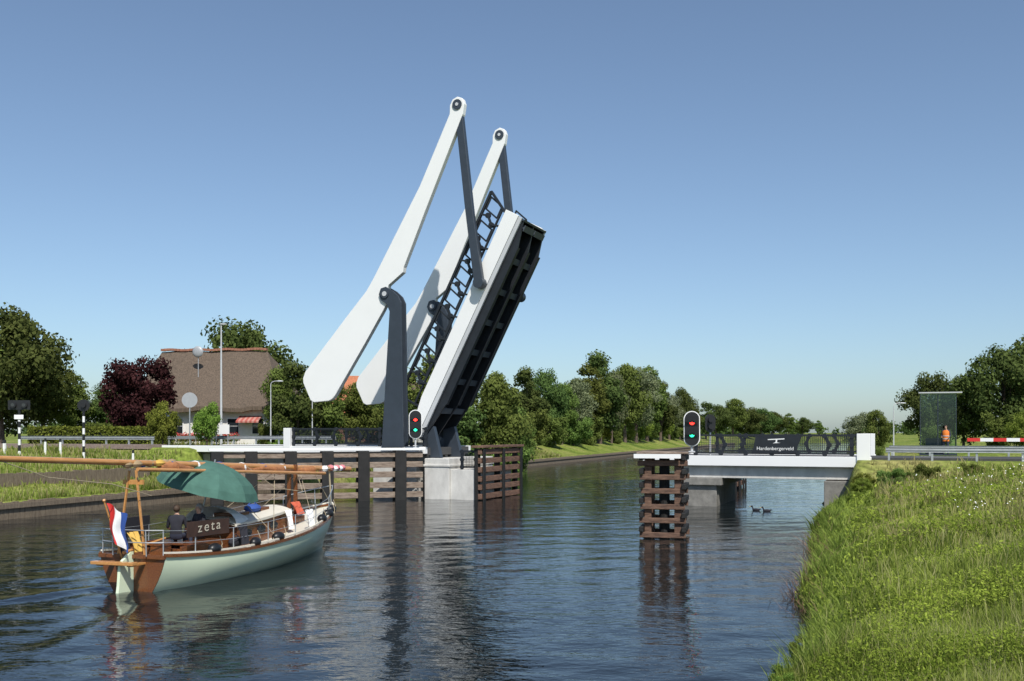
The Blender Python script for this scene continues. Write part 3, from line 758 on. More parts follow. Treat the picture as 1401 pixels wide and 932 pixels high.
b=MB(); b.box(-.75,.5,-.65,-.45,.72,.8); b.box(-.65,-.5,-.55,.2,.68,.74); b.box(.25,.4,-.55,.2,.68,.74); b.obj('stern_platform',SPAR,BT,bevel=.01)
b=MB()
for s in(-1,1):
    for a in (-.0,1.0,2.4,4.0,5.6,7.2,8.8): b.cyl((s*BB(a)*.93,a,SH(a)),(s*BB(a)*.93,a,SH(a)+.65),.016,n=6)
    for hh in (.64,.34):
        b.tube([(s*BB(a)*.93,a,SH(a)+hh) for a in(-.0,1,2.4,4,5.6,7.2,8.8)],.008,5)
    b.tube([(s*BB(8.8)*.93,8.8,SH(8.8)+.65),(s*.35,10,SH(10)+.68),(0,10.7,SH(10.5)+.7)],.018,6)
    b.cyl((s*.3,10,SH(10)),(s*.33,10,SH(10)+.68),.016,n=6)
for hh in(.34,.65): b.tube([(-.93,0,SH(0)+hh),(-.5,-.15,SH(0)+hh),(.5,-.15,SH(0)+hh),(.93,0,SH(0)+hh)],.016,6)
for x in(-.5,.5): b.cyl((x,-.12,SH(0)),(x,-.15,SH(0)+.65),.016,n=6)
b.obj('guard_rail',STEEL,BT)
def spar(name,p0,p1,r0,r1,m=SPAR):
    b=MB(); p0=Vector(p0);p1=Vector(p1); N=6
    for i in range(N):
        f0=i/N;f1=(i+1)/N; b.cyl(p0.lerp(p1,f0),p0.lerp(p1,f1),r0+(r1-r0)*f0,r0+(r1-r0)*f1,n=12)
    return b.obj(name,m,BT,smooth=True)
spar('mast',(0,12.0,2.66),(0,-5.8,3.52),.1,.065)
spar('boom',(.28,9.6,2.6),(.3,-.2,3.08),.055,.05); spar('gaff',(-.25,8.2,2.85),(-.25,1.2,3.2),.05,.045)
b=MB()
pts=[(.1*math.sin(i*1.3)+.05,1.0+i*.5,3.08-.022*i+.03*math.sin(i*2.)) for i in range(17)]
for i,(p,q) in enumerate(zip(pts[:-1],pts[1:])): b.cyl(p,q,.1+.035*math.sin(i*1.7),.1+.035*math.sin((i+1)*1.7),n=10)
b.obj('furled_sail',mat('tan_sail',(.32,.13,.05),.9,var=.35,scale=9),BT,smooth=True)
for i in range(7):
    b=MB(); a=1.5+i*1.15; z=3.18-.049*a+.02; b.cyl((-.06,a,z-.02),(-.06,a+.07,z-.02),.17,.17,n=12); b.obj('lashing',WCLOTH if i%2 else BLUE,BT)
b=MB()
for i in range(8): b.sph((random.uniform(-.12,.12),9.9+i*.2,2.72+random.uniform(-.06,.06)),(.14,.15,.11),8,mi=i%2)
b.obj('sail_wrapping',[WCLOTH,mat('pink_cloth',(.6,.2,.22),.9)],BT,smooth=True)
b=MB()
for i in range(7): b.sph((.05*math.sin(i*2),-.2+i*.3,3.2),(.1,.2,.1),8,mi=(0,0,1,0,2,0,0)[i])
b.obj('sail_tie',[mat('canvas_cover',(.35,.25,.14),.9),BLUE,YELL],BT,smooth=True)
b=MB()
for s in(-1,1): b.beam((s*.4,-.05,.9),(s*.1,.0,3.05),.045,.045)
b.beam((-.3,.03,2.75),(.3,.03,2.75),.06,.12); b.obj('mast_crutch',SPAR,BT)
for s in(-1,1):
    b=MB(); b.beam((s*.12,7.9,SH(8)),(s*.12,7.9,2.95),.06,.12); b.obj('tabernacle',MAHOG,BT)
for s in(-1,1):
    for a0,a1 in((4.2,6.8),(4.6,3.5),(7,8.4)):
        b=MB(); b.cyl((s*BB(a0)*.96,a0,SH(a0)),(0,a1,3.0-.05*(a1-2)),.009,n=5); b.obj('shroud',ROPE,BT)
b=MB(); b.cyl((0,10.6,SH(10.5)),(0,9.2,2.8),.012,n=5); b.cyl((0,10.6,1.45),(0,10.45,2.7),.03,n=6); b.obj('forestay',ROPE,BT)
b=MB(); b.tube([(0,-4.5,3.48),(.1,-3,3.0),(.2,-1,2.75),(.4,.2,2.4)],.01,5); b.obj('halyard',ROPE,BT)
b=MB(); b.tube([(.1,5,3),(.5,6,2.3),(.6,7.5,2.1),(0,8.2,2.7)],.01,5); b.obj('halyard',ROPE,BT)
b=MB(); b.beam((BB(.7)*.95,.7,SH(1)+.68),(BB(2.3)*.95,2.15,SH(2)+.72),.03,.4); cl=b.obj('weather_cloth',BCLOTH,BT)
d=Vector((BB(2.3)*.95-BB(.7)*.95,1.45,.0)); ang=math.atan2(d.y,d.x)
mid=Vector(((BB(.7)+BB(2.3))*.475+.03,1.42,SH(1.5)+.63))
text('zeta',.37,Matrix.Translation(mid)@Matrix.Rotation(ang,4,'Z')@Matrix.Rotation(R(-3),4,'Y')@RX,LETTER,cl,ext=.003,sp=1.35,shear=.12)
b=MB(); b.beam((-BB(.7)*.95,.65,SH(1)+.65),(-BB(2.3)*.95,2.45,SH(2)+.65),.03,.5); b.obj('weather_cloth',DCLOTH,BT)
FT=thing('flag','red, white and blue striped flag on a slanted stern pole','flag',(0,0,0))
FT.location=Vector((BO[0]-.2,BO[1]-.15,0.8)); FT.rotation_euler=(0,0,-R(5))
b=MB(); b.cyl((0,0,0),(-.25,-.45,1.5),.022,n=8); b.sph((-.25,-.45,1.52),.045,8); b.obj('flag_pole',SPAR,FT)
b=MB(); U,V_=16,12
def fp(u,v): return (-.25+.14*u+(.06+.5*v)*(1-.1*u)+.04*math.sin(u*7+v*2),-.45+.09*math.sin(v*9+u*2.5)*(.3+u),1.46-.3*v-.95*u+.03*math.sin(v*8))
for i in range(U):
    for j in range(V_):
        b.add([fp(i/U,j/V_),fp(i/U,(j+1)/V_),fp((i+1)/U,(j+1)/V_),fp((i+1)/U,j/V_)],[(0,1,2,3)],mi=j//4)
b.obj('flag_cloth',[REDP,WCLOTH,BLUE],FT,smooth=False,recalc=False)
def clutter(name,label,cat,la,mk,m):
    a,bb,z=la; X=BO[0]+a*math.sin(BA)+bb*math.cos(BA); Y=BO[1]+a*math.cos(BA)-bb*math.sin(BA)
    b=MB(); mk(b); o=b.obj(name,m,smooth=True); o.location=(X,Y,z); o.rotation_euler=(0,0,-BA); props(o,label,cat); return o
def drape(w,h,dp=.12):
    def f(b):
        n=12; vs=[]
        for i in range(n+1):
            for j in range(9):
                v=j/8; y=-w/2+w*i/n
                x=(.02+.04*math.sin(i*1.4+j*.3))+(dp*math.sin(v*1.3)); z=-h*v
                vs.append((x,y*(1-.15*v),z))
        b.add(vs,[(i*9+j,i*9+j+1,(i+1)*9+j+1,(i+1)*9+j) for i in range(n) for j in range(8)])
    return f
clutter('towel','white towel hung over the boat guard wire','towel',(6.9,1.15,1.58),drape(.5,.65),WCLOTH)
clutter('towel','white cloth draped over the cabin edge','towel',(6.3,.75,1.6),drape(.4,.6),WCLOTH)
clutter('towel','faded red towel hung over the foredeck','towel',(7.7,.2,1.75),drape(.6,.4,.2),RUST)
clutter('jacket','yellow jacket hung on the stern rail','jacket',(.1,-.1,1.48),drape(.45,.5,.2),YELL)
clutter('jacket','dark jacket hung on the stern rail','jacket',(.3,-.7,1.52),drape(.6,.65,.2),DCLOTH)
clutter('jacket','dark jacket hung over the cockpit rail','jacket',(2.9,1.3,1.46),drape(.5,.55,.1),DCLOTH)
def rbox(x,y,z):
    def f(b):
        b.box(-x,x,-y,y,0,z); b.box(-x-.02,x+.02,-y-.02,y+.02,z+.001,z+.06)
    return f
clutter('storage_box','red storage box with a lid on the foredeck','box',(7.3,-.2,1.0),rbox(.3,.4,.3),REDP)
clutter('storage_box','small brown wooden box on the aft deck','box',(.45,.5,.84),rbox(.2,.15,.28),MAHOG)
clutter('storage_bag','blue bag lying on the cabin roof','bag',(5.2,.2,1.62),lambda b:(b.sph((0,0,.1),(.22,.35,.13),12),b.tube([(-.1,-.1,.2),(0,0,.32),(.1,.1,.2)],.015)),BLUE)
clutter('storage_bag','dark bag lying on the side deck','bag',(3.0,1.05,.84),lambda b:(b.sph((0,0,.12),(.16,.3,.15),12),b.tube([(-.05,-.1,.22),(0,0,.34),(.05,.1,.22)],.015)),DCLOTH)
fm=None
for a in(1.7,3.4,4.6,7.9,8.7,9.4):
    zc=SH(a)+.13; bb=BB(a)*.9+.02; X=BO[0]+a*math.sin(BA)+bb*math.cos(BA); Y=BO[1]+a*math.cos(BA)-bb*math.sin(BA)
    if fm is None:
        fm=thing('boat_fender','black rubber boat fender lying on the side deck','boat fender',(X,Y,zc),-BA,group='black boat fenders')
        b=MB(); b.sph((0,0,0),(.15,.24,.15),14); b.obj('bladder',BLACK,fm,smooth=True)
        b=MB(); b.cyl((0,.22,0),(0,.3,0),.04,n=8); b.tube([(0,.3,0),(.0,.35,.1),(-.08,.35,.3)],.01); b.obj('eyelet',ROPE,fm)
    else: dup(fm,(X,Y,zc),-BA+random.uniform(-.2,.2))
def onboat(a,bb,z,rz): return Matrix.Translation((BO[0]+a*math.sin(BA)+bb*math.cos(BA),BO[1]+a*math.cos(BA)-bb*math.sin(BA),z))@Matrix.Rotation(-BA+rz,4,'Z')
person('sailor in dark clothes sitting in the cockpit under the umbrella',onboat(1.9,-.1,1.05,R(20)),'sit',DCLOTH,JEANS)
person('grey-haired passenger in a dark jacket sitting in the cockpit',onboat(2.75,.1,1.05,R(160)),'sit',DCLOTH,JEANS,hair=GHAIR)
UM=thing('umbrella','large grey-green parasol tilted over the boat cockpit','umbrella',(-9.0,28.4,1.1),0)
UM.rotation_euler=(R(3),R(14),R(10))
b=MB(); n=10; rg=6; vs=[]
for k in range(rg+1):
    f=k/rg
    for i in range(n*2):
        a=2*math.pi*i/(n*2); r=1.45*math.sin(f*1.35)/math.sin(1.35)
        if i%2: r*=1-.05*f
        vs.append((r*math.cos(a),r*math.sin(a),2.12-.8*(1-math.cos(f*1.35))/(1-math.cos(1.35))-(.03*f if i%2 else 0)))
m2=n*2
b.add(vs,[(k*m2+i,k*m2+(i+1)%m2,(k+1)*m2+(i+1)%m2,(k+1)*m2+i) for k in range(rg) for i in range(m2)])
b.obj('canopy',UMB,UM,recalc=False)
b=MB(); b.cyl((0,0,-.1),(0,0,2.2),.022,n=8)
for i in range(n): a=2*math.pi*2*i/m2; b.cyl((.0,0,2.08),(1.38*math.cos(a),1.38*math.sin(a),1.38),.008,n=4)
b.obj('umbrella_frame',STEEL,UM)

def duck(x,y,rz,m):
    b=MB(); b.sph((0,0,.04),(.1,.2,.09),12); b.sph((0,-.2,.09),(.04,.09,.03),8); b.cyl((0,.14,.07),(0,.2,.2),.04,.03,n=8); b.sph((0,.22,.22),(.042,.06,.042),10); b.cyl((0,.26,.215),(0,.34,.205),.018,.012,n=6,mi=1)
    o=b.obj('duck',[m,YELL],smooth=True); o.location=(x,y,0); o.rotation_euler=(0,0,rz); props(o,'small dark duck swimming on the canal','duck',group='ducks on the canal')
duck(12.5,51,R(60),DCLOTH); duck(12.9,50.4,R(80),DCLOTH)

# ---------------------------------------------------------------- houses
def house():
    H=thing('farmhouse','white farmhouse with a tall thatched roof and red striped awning','house',(-25.9,90,2.85),R(-6))
    b=MB(); b.box(-6.6,6.6,-4.2,4.2,0,3.5); b.obj('wall',WALLW,H)
    e=3.35; rz=8.6; t=.35
    vs=[(-7.2,-5,e),(7.2,-5,e),(7.2,5,e),(-7.2,5,e),(-6.0,0,rz),(3.9,0,rz)]
    b=MB(); b.add(vs+[(x,y,z-t) for x,y,z in vs[:4]],[(0,1,5,4),(2,3,4,5),(1,2,5),(3,0,4),(0,6,7,1),(1,7,8,2),(2,8,9,3),(3,9,6,0),(6,9,8,7)])
    rf=b.obj('roof',THATCH,H)
    bm=bmesh.new(); bm.from_mesh(rf.data); bmesh.ops.subdivide_edges(bm,edges=bm.edges,cuts=14,use_grid_fill=True)
    for v in bm.verts:
        v.co.z+=.09*math.sin(v.co.x*1.3+v.co.y)+.06*math.sin(v.co.x*4.1)*math.sin(v.co.y*3)-.3*math.exp(-((v.co.z-6)/1.8)**2)
    bm.to_mesh(rf.data); bm.free()
    b=MB()
    for i in range(33): b.beam((-6.0+i*.3,0,rz+.06+.04*math.sin(i*.7)),(-5.72+i*.3,0,rz+.06+.04*math.sin(i*.7)),.5,.2)
    b.obj('ridge',RIDGE,rf)
    for x in(-5,-2.6,2.4,4.6):
        b=MB(); b.box(x-.55,x+.55,-4.26,-4.2,1.0,2.4); b.box(x-.48,x+.48,-4.28,-4.262,1.07,1.7,1); b.box(x-.48,x+.48,-4.28,-4.262,1.75,2.33,1)
        b.obj('window',[WHITE,GLASSD],H)
    b=MB(); b.box(-.5,.5,-4.27,-4.2,0,2.2); b.box(-.35,.35,-4.29,-4.272,1.2,2.0,1); b.obj('door',[mat('green_door',(.02,.08,.04),.4),GLASSD],H)
    AW=mat('faded_red_awning',(.4,.1,.08),.8); AW2=mat('faded_pink_awning',(.5,.24,.2),.8)
    for x0,x1 in((3.0,5.1),):
        b=MB(); n=int((x1-x0)/.2)
        for i in range(n):
            a=x0+i*.2; b.add([(a,-4.25,2.6),(a+.2,-4.25,2.6),(a+.2,-5.2,2.15),(a,-5.2,2.15),(a+.2,-5.2,2.0),(a,-5.2,2.0)],[(0,1,2,3),(3,2,4,5)],mi=i%2)
        b.obj('awning',[AW,AW2],H,recalc=False)
    b=MB(); b.cyl((-1.6,-2.2,6.0),(-1.6,-2.2,8.2),.04,n=8)
    b.sph((-1.6,-2.3,8.3),(.5,.15,.5),14); b.obj('satellite_dish',DISC,H,smooth=True)
house()
def barn(x,y,rz,L,Wd,eh,rh,wm,rm,label):
    H=thing('house',label,'house',(x,y,2.8),rz)
    b=MB(); b.prism([(-Wd/2,0),(Wd/2,0),(Wd/2,eh),(0,rh-.1),(-Wd/2,eh)],-L/2,L/2); b.obj('wall',wm,H)
    b=MB()
    for s in(-1,1):
        b.prism([(s*(Wd/2+.4),eh-.35),(0,rh),(0,rh+.18),(s*(Wd/2+.4),eh-.17)],-L/2-.3,L/2+.3)
    b.obj('roof',rm,H)
    b=MB(); b.box(-.6,.6,-L/2-.04,-L/2-.005,1,2.3); b.obj('window',GLASSD,H)
BRICK=mat('brown_brick',(.2,.1,.07),.9,var=.2,scale=8)
barn(-18.0,108,R(-75),6,6,3.0,7.2,BRICK,TILE,'small brick house with an orange tiled roof')
barn(-14.2,112,R(-60),8,6,2.6,6.8,WALLW,THATCH,'low house with a dark roof among the trees')

# ---------------------------------------------------------------- vegetation
def leaves(centers,radii,n,size,seed,flat=.5,base=None):
    r=np.random.RandomState(seed); K=len(centers); c=np.array(centers); rad=np.array(radii)
    w=rad**2; ix=r.choice(K,n,p=w/w.sum())
    d=r.normal(size=(n,3)); d/=np.linalg.norm(d,axis=1)[:,None]
    rr=rad[ix]*r.uniform(.15,1,n)**.4
    rr*=1+.22*np.sin(d[:,0]*7+ix)*np.sin(d[:,1]*6+2*ix)
    P=c[ix]+d*rr[:,None]*np.array([1,1,.8])
    nrm=d*.9+r.normal(size=(n,3))*.55+np.array([0,0,.3]); nrm/=np.linalg.norm(nrm,axis=1)[:,None]
    a=np.cross(nrm,r.normal(size=(n,3))); a/=np.linalg.norm(a,axis=1)[:,None]; bb=np.cross(nrm,a)
    s=size*r.uniform(.55,1.3,n)[:,None]
    V=np.stack([P-a*s*.5,P+bb*s*.34,P+a*s*.5,P-bb*s*.34],1).reshape(-1,3)
    F=np.arange(4*n).reshape(n,4)
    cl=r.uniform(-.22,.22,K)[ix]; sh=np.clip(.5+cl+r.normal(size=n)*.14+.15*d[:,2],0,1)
    return V,F,np.repeat(sh,4)
def mk_tree(name,label,mt,seed,kind,n=12500,size=.32,group='trees',cat='tree'):
    r=random.Random(seed); cs=[];rs_=[]
    if kind=='round': N,rx,rz,cz,r0=58,3.2,3.4,5.8,(.6,1.4)
    elif kind=='full': N,rx,rz,cz,r0=60,3.7,3.7,5.0,(.9,1.5)
    elif kind=='tall': N,rx,rz,cz,r0=56,2.4,4.2,5.5,(.55,1.2)
    elif kind=='wide': N,rx,rz,cz,r0=66,4.5,3.5,5.2,(.75,1.65)
    elif kind=='cone': N,rx,rz,cz,r0=40,2.,4.6,5.0,(.5,.9)
    elif kind=='bush': N,rx,rz,cz,r0=40,4.6,4.0,4.4,(.9,1.7)
    for i in range(N):
        while True:
            x,y,z=[r.uniform(-1,1) for _ in range(3)]; q=x*x+y*y+z*z
            if (.12 if kind!='full' else 0)<q<1: break
        k=1.
        if kind=='cone': k=max(.12,(1-z)/1.7)
        elif kind not in('bush','full'): k=1.0-.3*max(0,z)+r.uniform(-.1,.1)
        cs.append((x*rx*k,y*rx*k,cz+z*rz)); rs_.append(r.uniform(*r0)*(1 if kind!='cone' else max(.5,k)))
    t=thing(name,label,cat,(0,0,0),0,group=group)
    b=MB(); th=cz
    b.cyl((0,0,-.4),(.1,.05,th*.4),.28,.2,n=9); b.cyl((.1,.05,th*.4),(0,0,th*1.1),.2,.07,n=8)
    for i in range(9):
        c=cs[r.randrange(N)]; z0=th*r.uniform(.25,.8); b.cyl((.05,0,z0),(c[0]*.75,c[1]*.75,max(z0+.2,c[2]*.95)),.09,.03,n=6)
    b.obj('trunk',BARK,t)
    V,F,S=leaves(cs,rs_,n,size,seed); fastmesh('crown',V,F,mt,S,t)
    return t
ROUND=mk_tree('tree','broad green leafy tree with a rounded uneven crown',LEAFG,11,'round')
ROUND2=mk_tree('tree','dark green leafy tree with a dense crown',LEAFD,12,'wide',15000,.34)
TALL=mk_tree('tree','tall slender green tree on the canal bank',LEAFG,13,'tall',11500)
TALL2=mk_tree('tree','tall dark green tree with ragged crown',LEAFD,14,'tall',11500)
WILL=mk_tree('tree','silvery green willow tree with a loose crown',LEAFW,15,'round',9500,.28)
BUSH=mk_tree('shrub','dense leafy green shrub growing in the grass',LEAFG,16,'bush',8500,.45,'shrubs','shrub')
BUSHL=mk_tree('shrub','bright yellow-green leafy shrub',LEAFL,17,'bush',8000,.42,'shrubs','shrub')
PURP=mk_tree('tree','dark purple-leaved tree beside the farmhouse',LEAFP,18,'full',13000,.38)
CON=mk_tree('tree','bright green conical conifer beside the water',LEAFL,19,'cone',8000,.26)
BALL=mk_tree('tree','small clipped ball tree in a garden',LEAFL,20,'full',9000,.42)
used=set()
def plant(src,x,y,h,wf=1.,ref=10.,dz=-.1):
    s=h/ref; sc=(s*wf,s*wf,s); z=G(x,y)+dz; rz=random.uniform(0,6.28)
    if id(src) not in used:
        used.add(id(src)); src.location=(x,y,z); src.scale=sc; src.rotation_euler=(0,0,rz)
    else: dup(src,(x,y,z),rz,sc)
P=plant
P(ROUND2,-41.0,80,12.4,.85); P(ROUND,-44.5,79,12.5,1.); P(ROUND,-41.5,88,9.0,.9); P(TALL,-42,95,7); P(ROUND2,-40.2,99,6.6,.9); P(ROUND,-49,92,10)
P(PURP,-29.2,77.5,8.0,.82)
P(BALL,-24.9,71,3.7,.7); P(BALL,-21.9,71.5,3.7,.66)
P(ROUND2,-31.5,112,15.3,.85); P(ROUND,-36,116,10,.8)
P(TALL2,-17.1,79.5,8.0,.95); P(TALL,-15.2,81,8.4,.8); P(ROUND,-18.9,83,7.4,.8); P(ROUND,-14,90,7,.9); P(BUSHL,-17.9,76,2.2,.8); P(ROUND2,-12.6,94,7.4,.8); P(BUSH,-20.6,84,3.2,.6)
P(ROUND,-8.0,96,11.4,.8); P(TALL2,-5.2,97,10.8,1.); P(ROUND,-1.4,99,12.2,.76); P(TALL,-11.4,97,8); P(BUSH,-10.5,88,3.6,1); P(BUSH,-6,86,3.4)
P(CON,-2.9,85.5,5.0,.9); P(BUSH,-.6,96,5.5,.9); P(ROUND,.3,112,9.4,.8)
for i,(px,Y,h) in enumerate(((-.012,122,9),(.0147,140,10),(.033,149,11),(.05,156,10.6),(.0624,161,13),(.076,170,13.6),(.088,176,14.6),(.1,186,14.2),(.1138,196,16.2),(.125,206,15.8),(.1358,217,17.2),(.149,232,14.5),(.1689,257,14.2),(.18,275,12.2),(.158,246,13),(.042,152,9),(.195,300,10),(.07,175,11),(.107,200,13),(.14,240,13))):
    P((TALL,ROUND,TALL2,WILL,ROUND2)[i*7%5] if i!=7 else WILL,px*Y,Y,h*random.uniform(.86,1.14),(.95,.8,1.,.9,.62)[i*7%5])
for t_,Y in ((.005,128),(.022,136),(.045,146),(.068,158),(.082,168),(.095,178),(.108,188),(.12,199),(.133,212),(.143,224),(.155,240),(.165,252),(.175,266)):
    P(random.choice((BUSH,BUSH,BUSHL)),t_*Y-1,Y,random.uniform(4,7.5),.9)
for t_,Y,h in ((.205,380,13),(.222,400,16),(.235,410,14),(.25,430,14),(.262,450,12),(.278,480,11),(.292,520,10.5),(.308,600,9)):
    P((ROUND,ROUND2,TALL)[int(t_*1000)%3],t_*Y,Y,h,1.1)
P(WILL,41.9,120,5.6,1.2); P(BUSH,45,124,3,1)
P(ROUND2,41.6,98,8.6,.7); P(ROUND,37.2,101,5.0,.8); P(ROUND2,44.0,97,8.0,.7); P(ROUND2,47.0,95,11.0,.85); P(TALL2,50.3,96,10.8,1.); P(ROUND2,54,97,11,.9); P(BUSHL,40.3,78,3.9,.8); P(BUSH,37.5,88,3,.9); P(BUSH,43.5,88,4.5,.9); P(BUSH,33.5,93,2.2,1)
P(BUSH,47.5,88,5.5,.9)
for x,y,h in ((16.7,47.2,1.0),(17.6,46.2,1.2),(18.6,46.8,.9),(19.7,47.2,1.1),(17.0,44.2,.8),(16.0,45.6,.9),(21.2,46,.9),(14.9,43.2,.7)): P(random.choice((BUSH,BUSHL)),x,y,h,1.1,dz=-.15)
for x,y,h in ((3.95,14.4,.55),(3.75,13.6,.4),(5.3,18.2,.5),(7.4,24.6,.5)): P(BUSHL,x,y,h,.9,dz=-.05)
def hedge(x0,y0,x1,y1,h,th,mt,seed,label):
    L=math.hypot(x1-x0,y1-y0); z=min(G(x0,y0),G(x1,y1))
    r=np.random.RandomState(seed); n=int(L*700)
    t=thing('hedge',label,'hedge',(x0,y0,z),math.atan2(y1-y0,x1-x0),group='garden hedges')
    P_=np.stack([r.uniform(0,L,n),r.uniform(-th/2,th/2,n),r.uniform(0,h,n)],1)
    k=r.randint(0,3,n); P_[k==0,1]=-th/2+r.normal(size=(k==0).sum())*.05; P_[k==1,2]=h+r.normal(size=(k==1).sum())*.05
    nr=r.normal(size=(n,3)); nr/=np.linalg.norm(nr,axis=1)[:,None]; a=np.cross(nr,r.normal(size=(n,3))); a/=np.linalg.norm(a,axis=1)[:,None]; bb=np.cross(nr,a); s=.1
    V=np.stack([P_-a*s,P_+bb*s*.7,P_+a*s,P_-bb*s*.7],1).reshape(-1,3)
    fastmesh('foliage',V,np.arange(4*n).reshape(n,4),mt,np.repeat(np.clip(.45+r.normal(size=n)*.2,0,1),4),t)
    b=MB(); b.box(.1,L-.1,-th/2+.12,th/2-.12,0,h-.1); b.obj('shade_core',mat('hedge_inside',(.01,.016,.005),.9),t)  # solid box, near-black to paint the shade inside the hedge
hedge(-35,72,-26.6,76.5,1.35,1.2,LEAFL,1,'clipped light green garden hedge beside the road')
hedge(-24.2,80,-17,79,.75,1.0,LEAFG,2,'low clipped green garden hedge before the farmhouse')
hedge(-36,84,-29,85.5,2.0,1.2,LEAFG,3,'taller green garden hedge')
fl=None
for x,y in((-29.9,82),(-26.8,83.5),(-24.5,84)):
    if fl is None:
        fl=thing('flower_bed','bed of bright red flowers before the house','flowers',(x,y,G(x,y)),0,group='red flower beds')
        V,F,S=leaves([(i*.45-1.1,0,.7) for i in range(6)],[.42]*6,1800,.14,6); fastmesh('foliage',V,F,LEAFG,S,fl)
        V,F,S=leaves([(i*.45-1.1,0,.85) for i in range(6)],[.45]*6,900,.13,8); fastmesh('blossom',V,F,REDP,S,fl)
    else: dup(fl,(x,y,G(x,y)))
r=np.random.RandomState(9); cs=[];rd=[]
for i in range(520):
    t_=r.uniform(-.75,.85); Y=r.uniform(560,900)
    if .285<t_<.345 and r.rand()<.6: continue
    hh=r.uniform(4,9); cs.append((t_*Y,Y,2.6+hh*r.uniform(.2,.8))); rd.append(hh*.75)
V,F,S=leaves(cs,rd,50000,2.2,10); o=fastmesh('distant_wood',V,F,LEAFD,S); o['kind']='stuff'; props(o,'distant belt of dark green woodland on the horizon','woodland')

# ---------------------------------------------------------------- grass
def blades(name,n,samp,hmin,hmax,wk,mt,seed,label,lean=.5,zmin=.03):
    r=np.random.RandomState(seed); X,Y=samp(r,n); Z=hgt(X,Y)
    k=Z>zmin; X=X[k];Y=Y[k];Z=Z[k]-.02; n=len(X)
    clump=.7+.35*np.sin(X*1.7+np.sin(Y*1.1)*2)*np.sin(Y*1.3+X*.4)+.25*np.sin(X*4.3+np.sin(Y*3.1)*1.4)*np.sin(Y*3.7-X)
    h=(hmin+(hmax-hmin)*r.uniform(0,1,n)**1.5)*np.clip(clump,.3,1.4)
    w=np.maximum(.006,wk*Y)*r.uniform(.6,1.4,n)
    a=r.uniform(0,6.28,n); dx=np.cos(a)*w/2; dy=np.sin(a)*w/2
    b_=r.uniform(0,6.28,n); l=h*lean*r.uniform(.1,1,n); lx=np.cos(b_)*l; ly=np.sin(b_)*l
    v0=np.stack([X-dx,Y-dy,Z],1); v1=np.stack([X+dx,Y+dy,Z],1)
    v2=np.stack([X+dx*.8+lx*.35,Y+dy*.8+ly*.35,Z+h*.6],1); v3=np.stack([X-dx*.8+lx*.35,Y-dy*.8+ly*.35,Z+h*.6],1)
    v4=np.stack([X+lx,Y+ly,Z+h],1)
    V=np.stack([v0,v1,v2,v3,v4],1).reshape(-1,3); i=np.arange(n)*5
    F=np.concatenate([np.stack([i,i+1,i+2],1),np.stack([i,i+2,i+3],1),np.stack([i+3,i+2,i+4],1)])
    patch=.16*np.sin(X*.5+Y*.3+np.sin(Y*.2)*2)+.14*np.sin(X*1.9-Y*1.1+np.sin(X)*1.5)
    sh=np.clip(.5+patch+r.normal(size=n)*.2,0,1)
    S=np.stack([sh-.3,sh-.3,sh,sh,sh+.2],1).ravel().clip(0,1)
    o=fastmesh(name,V,F,mt,S); o['kind']='stuff'; props(o,label,'grass'); return o
def near(r,n,q0=-.05,q1=26,y0=4.,y1=48):
    m=n*3; Y=1/r.uniform(1/y1**1.,1/y0**1.,m)
    X=Y*r.uniform(.18,.62,m); p,q=to_pq(X,Y); s,w=to_sw(X,Y)
    k=(q>q0)&(q<q1)&~((w>-1.0)&(w<7)); 
    return X[k][:n],Y[k][:n]
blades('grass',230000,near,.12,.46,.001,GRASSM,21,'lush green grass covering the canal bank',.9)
blades('seed_heads',7000,lambda r,n:near(r,n,.6,16,7,34),.4,.7,.0006,DRYM,27,'thin pale grass seed stalks standing above the bank grass',.5)
def backarea(r,n):
    X,Y=near(r,n*2,2.2,26,18,50); pr=np.clip((Y-18)/22,0,1)*(.5+.5*np.sin(X*.8+np.sin(Y*.5)*2)); k=r.rand(len(X))<pr; return X[k][:n],Y[k][:n]
blades('tall_grass',16000,backarea,.3,.6,.0008,DRYM,22,'pale straw-coloured grass stalks on the bank top',.7)
def lbank(r,n):
    p=r.uniform(24,130,n*2); q=-35.9-r.uniform(0,1,n*2)**1.3*14; X,Y=from_pq(p,q); s,w=to_sw(X,Y); k=~((w>-1.4)&(w<7.3)); return X[k][:n],Y[k][:n]
blades('bank_grass',65000,lbank,.15,.55,.0009,GRASSM,23,'grass growing on the opposite canal bank')
blades('bank_straw',26000,lbank,.25,.7,.0008,DRYM,26,'pale straw grass on the opposite canal bank')
def edge(r,n):
    p=r.uniform(15,47,n); q=OFF*np.clip((46-p)/24,0,1)+np.maximum(r.normal(size=n)*.35+.2,-.15); return from_pq(p,q)
def edge2(r,n):
    p=np.concatenate([r.normal(25.5,1.6,n//2),r.normal(29.5,1.2,n//4),r.normal(36,3,n//4)]); q=OFF*.8*np.clip((46-p)/24,0,1)+np.maximum(r.normal(size=len(p))*.35-.15,-1.2); return from_pq(p,q)
blades('reeds',1300,edge2,.4,1.0,.0006,REEDM,24,'dry brown reeds and stalks at the water edge',1.7,zmin=-1)
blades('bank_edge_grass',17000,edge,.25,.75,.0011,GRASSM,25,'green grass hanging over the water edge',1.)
r=np.random.RandomState(31); X,Y=near(r,220000,0.0,20,4.,42)
cl=(np.sin(X*1.3+np.sin(Y*1.1)*1.5)+np.sin(Y*1.4+X*.8)+.6*np.sin(X*4+Y*3)>.0)&(hgt(X,Y)>.05); X=X[cl];Y=Y[cl]; n=len(X)
lump=.5+.5*np.sin(X*2.3+np.sin(Y*1.7)*1.5)*np.sin(Y*1.9+X)
Z=hgt(X,Y)+r.uniform(.03,.2,n)+lump*r.uniform(.05,.4,n)
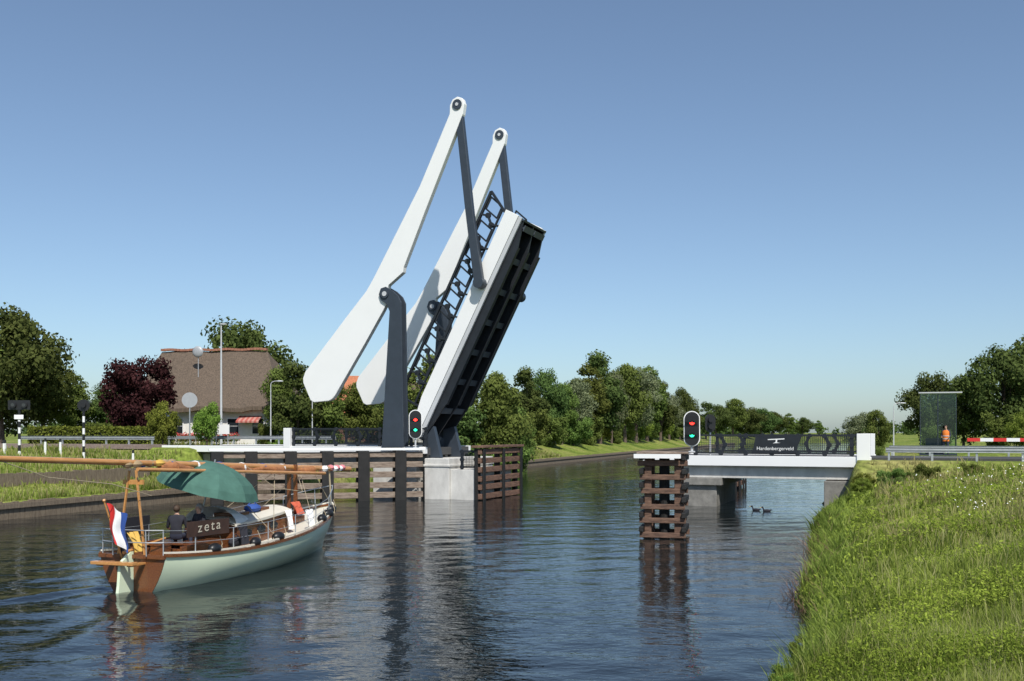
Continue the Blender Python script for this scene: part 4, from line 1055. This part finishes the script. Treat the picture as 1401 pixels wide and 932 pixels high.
nr=r.normal(size=(n,3))*.7+np.array([.1,-.3,1]); nr/=np.linalg.norm(nr,axis=1)[:,None]; a=np.cross(nr,r.normal(size=(n,3))); a/=np.linalg.norm(a,axis=1)[:,None]; bb=np.cross(nr,a)
s=(np.maximum(.018,.0015*Y)*r.uniform(.4,1.9,n))[:,None]; P_=np.stack([X,Y,Z],1)
V=np.stack([P_-a*s,P_+bb*s*.42,P_+a*s,P_-bb*s*.42],1).reshape(-1,3)
o=fastmesh('weeds',V,np.arange(4*n).reshape(n,4),WEEDM,np.repeat(np.clip(.4+.3*lump+.15*np.sin(X*.9+Y*.6)+r.normal(size=n)*.24,0,1),4)); o['kind']='stuff'; props(o,'broad-leaved green weeds among the bank grass','weeds')
X,Y=near(r,110,4,22,24,46); n=len(X); Z=hgt(X,Y)+r.uniform(.3,.5,n); P_=np.stack([X,Y,Z],1); s=(.0005*Y+.008)[:,None]
V=np.stack([P_+np.array([-1,0,-.3])*s,P_+np.array([0,-.5,-.6])*s,P_+np.array([1,0,-.3])*s,P_+np.array([0,.5,.6])*s],1).reshape(-1,3)
o=fastmesh('white_wildflowers',V,np.arange(4*n).reshape(n,4),WCLOTH,np.ones(4*n)*.5); o['kind']='stuff'; props(o,'small white wildflowers scattered in the grass','flowers')

# ---------------------------------------------------------------- light, world, camera
w=bpy.data.worlds.new('World'); scene.world=w; w.use_nodes=True; nt=w.node_tree
sky=nt.nodes.new('ShaderNodeTexSky'); sky.sky_type='NISHITA'; sky.sun_disc=False
EL,AZ=R(49),R(164)
sky.sun_elevation=EL; sky.sun_rotation=AZ; sky.altitude=0; sky.air_density=.95; sky.dust_density=.8; sky.ozone_density=4.4
hsw=nt.nodes.new('ShaderNodeHueSaturation'); hsw.inputs['Saturation'].default_value=.86
mxw=nt.nodes.new('ShaderNodeMix'); mxw.data_type='RGBA'; mxw.blend_type='MULTIPLY'; mxw.inputs['Factor'].default_value=1; mxw.inputs['B'].default_value=(.89,.97,1.0,1)
bg=nt.nodes['Background']; bg.inputs[1].default_value=.125; nt.links.new(sky.outputs[0],hsw.inputs['Color']); nt.links.new(hsw.outputs[0],mxw.inputs['A']); nt.links.new(mxw.outputs['Result'],bg.inputs[0])
sl=bpy.data.lights.new('sun','SUN'); sl.energy=4.9; sl.angle=R(.5); sl.color=(1,.96,.89)
so=bpy.data.objects.new('sun',sl); COL.objects.link(so)
sd=Vector((math.sin(AZ)*math.cos(EL),math.cos(AZ)*math.cos(EL),math.sin(EL)))
so.rotation_euler=sd.to_track_quat('Z','Y').to_euler()
cam=bpy.data.cameras.new('camera'); cam.lens=35; cam.sensor_width=36; cam.shift_y=.09; cam.clip_end=6000
co=bpy.data.objects.new('camera',cam); COL.objects.link(co); co.location=(0,0,4); co.rotation_euler=(R(90),0,0); scene.camera=co
scene.view_settings.view_transform='Standard'; scene.view_settings.look='None'; scene.view_settings.exposure=0
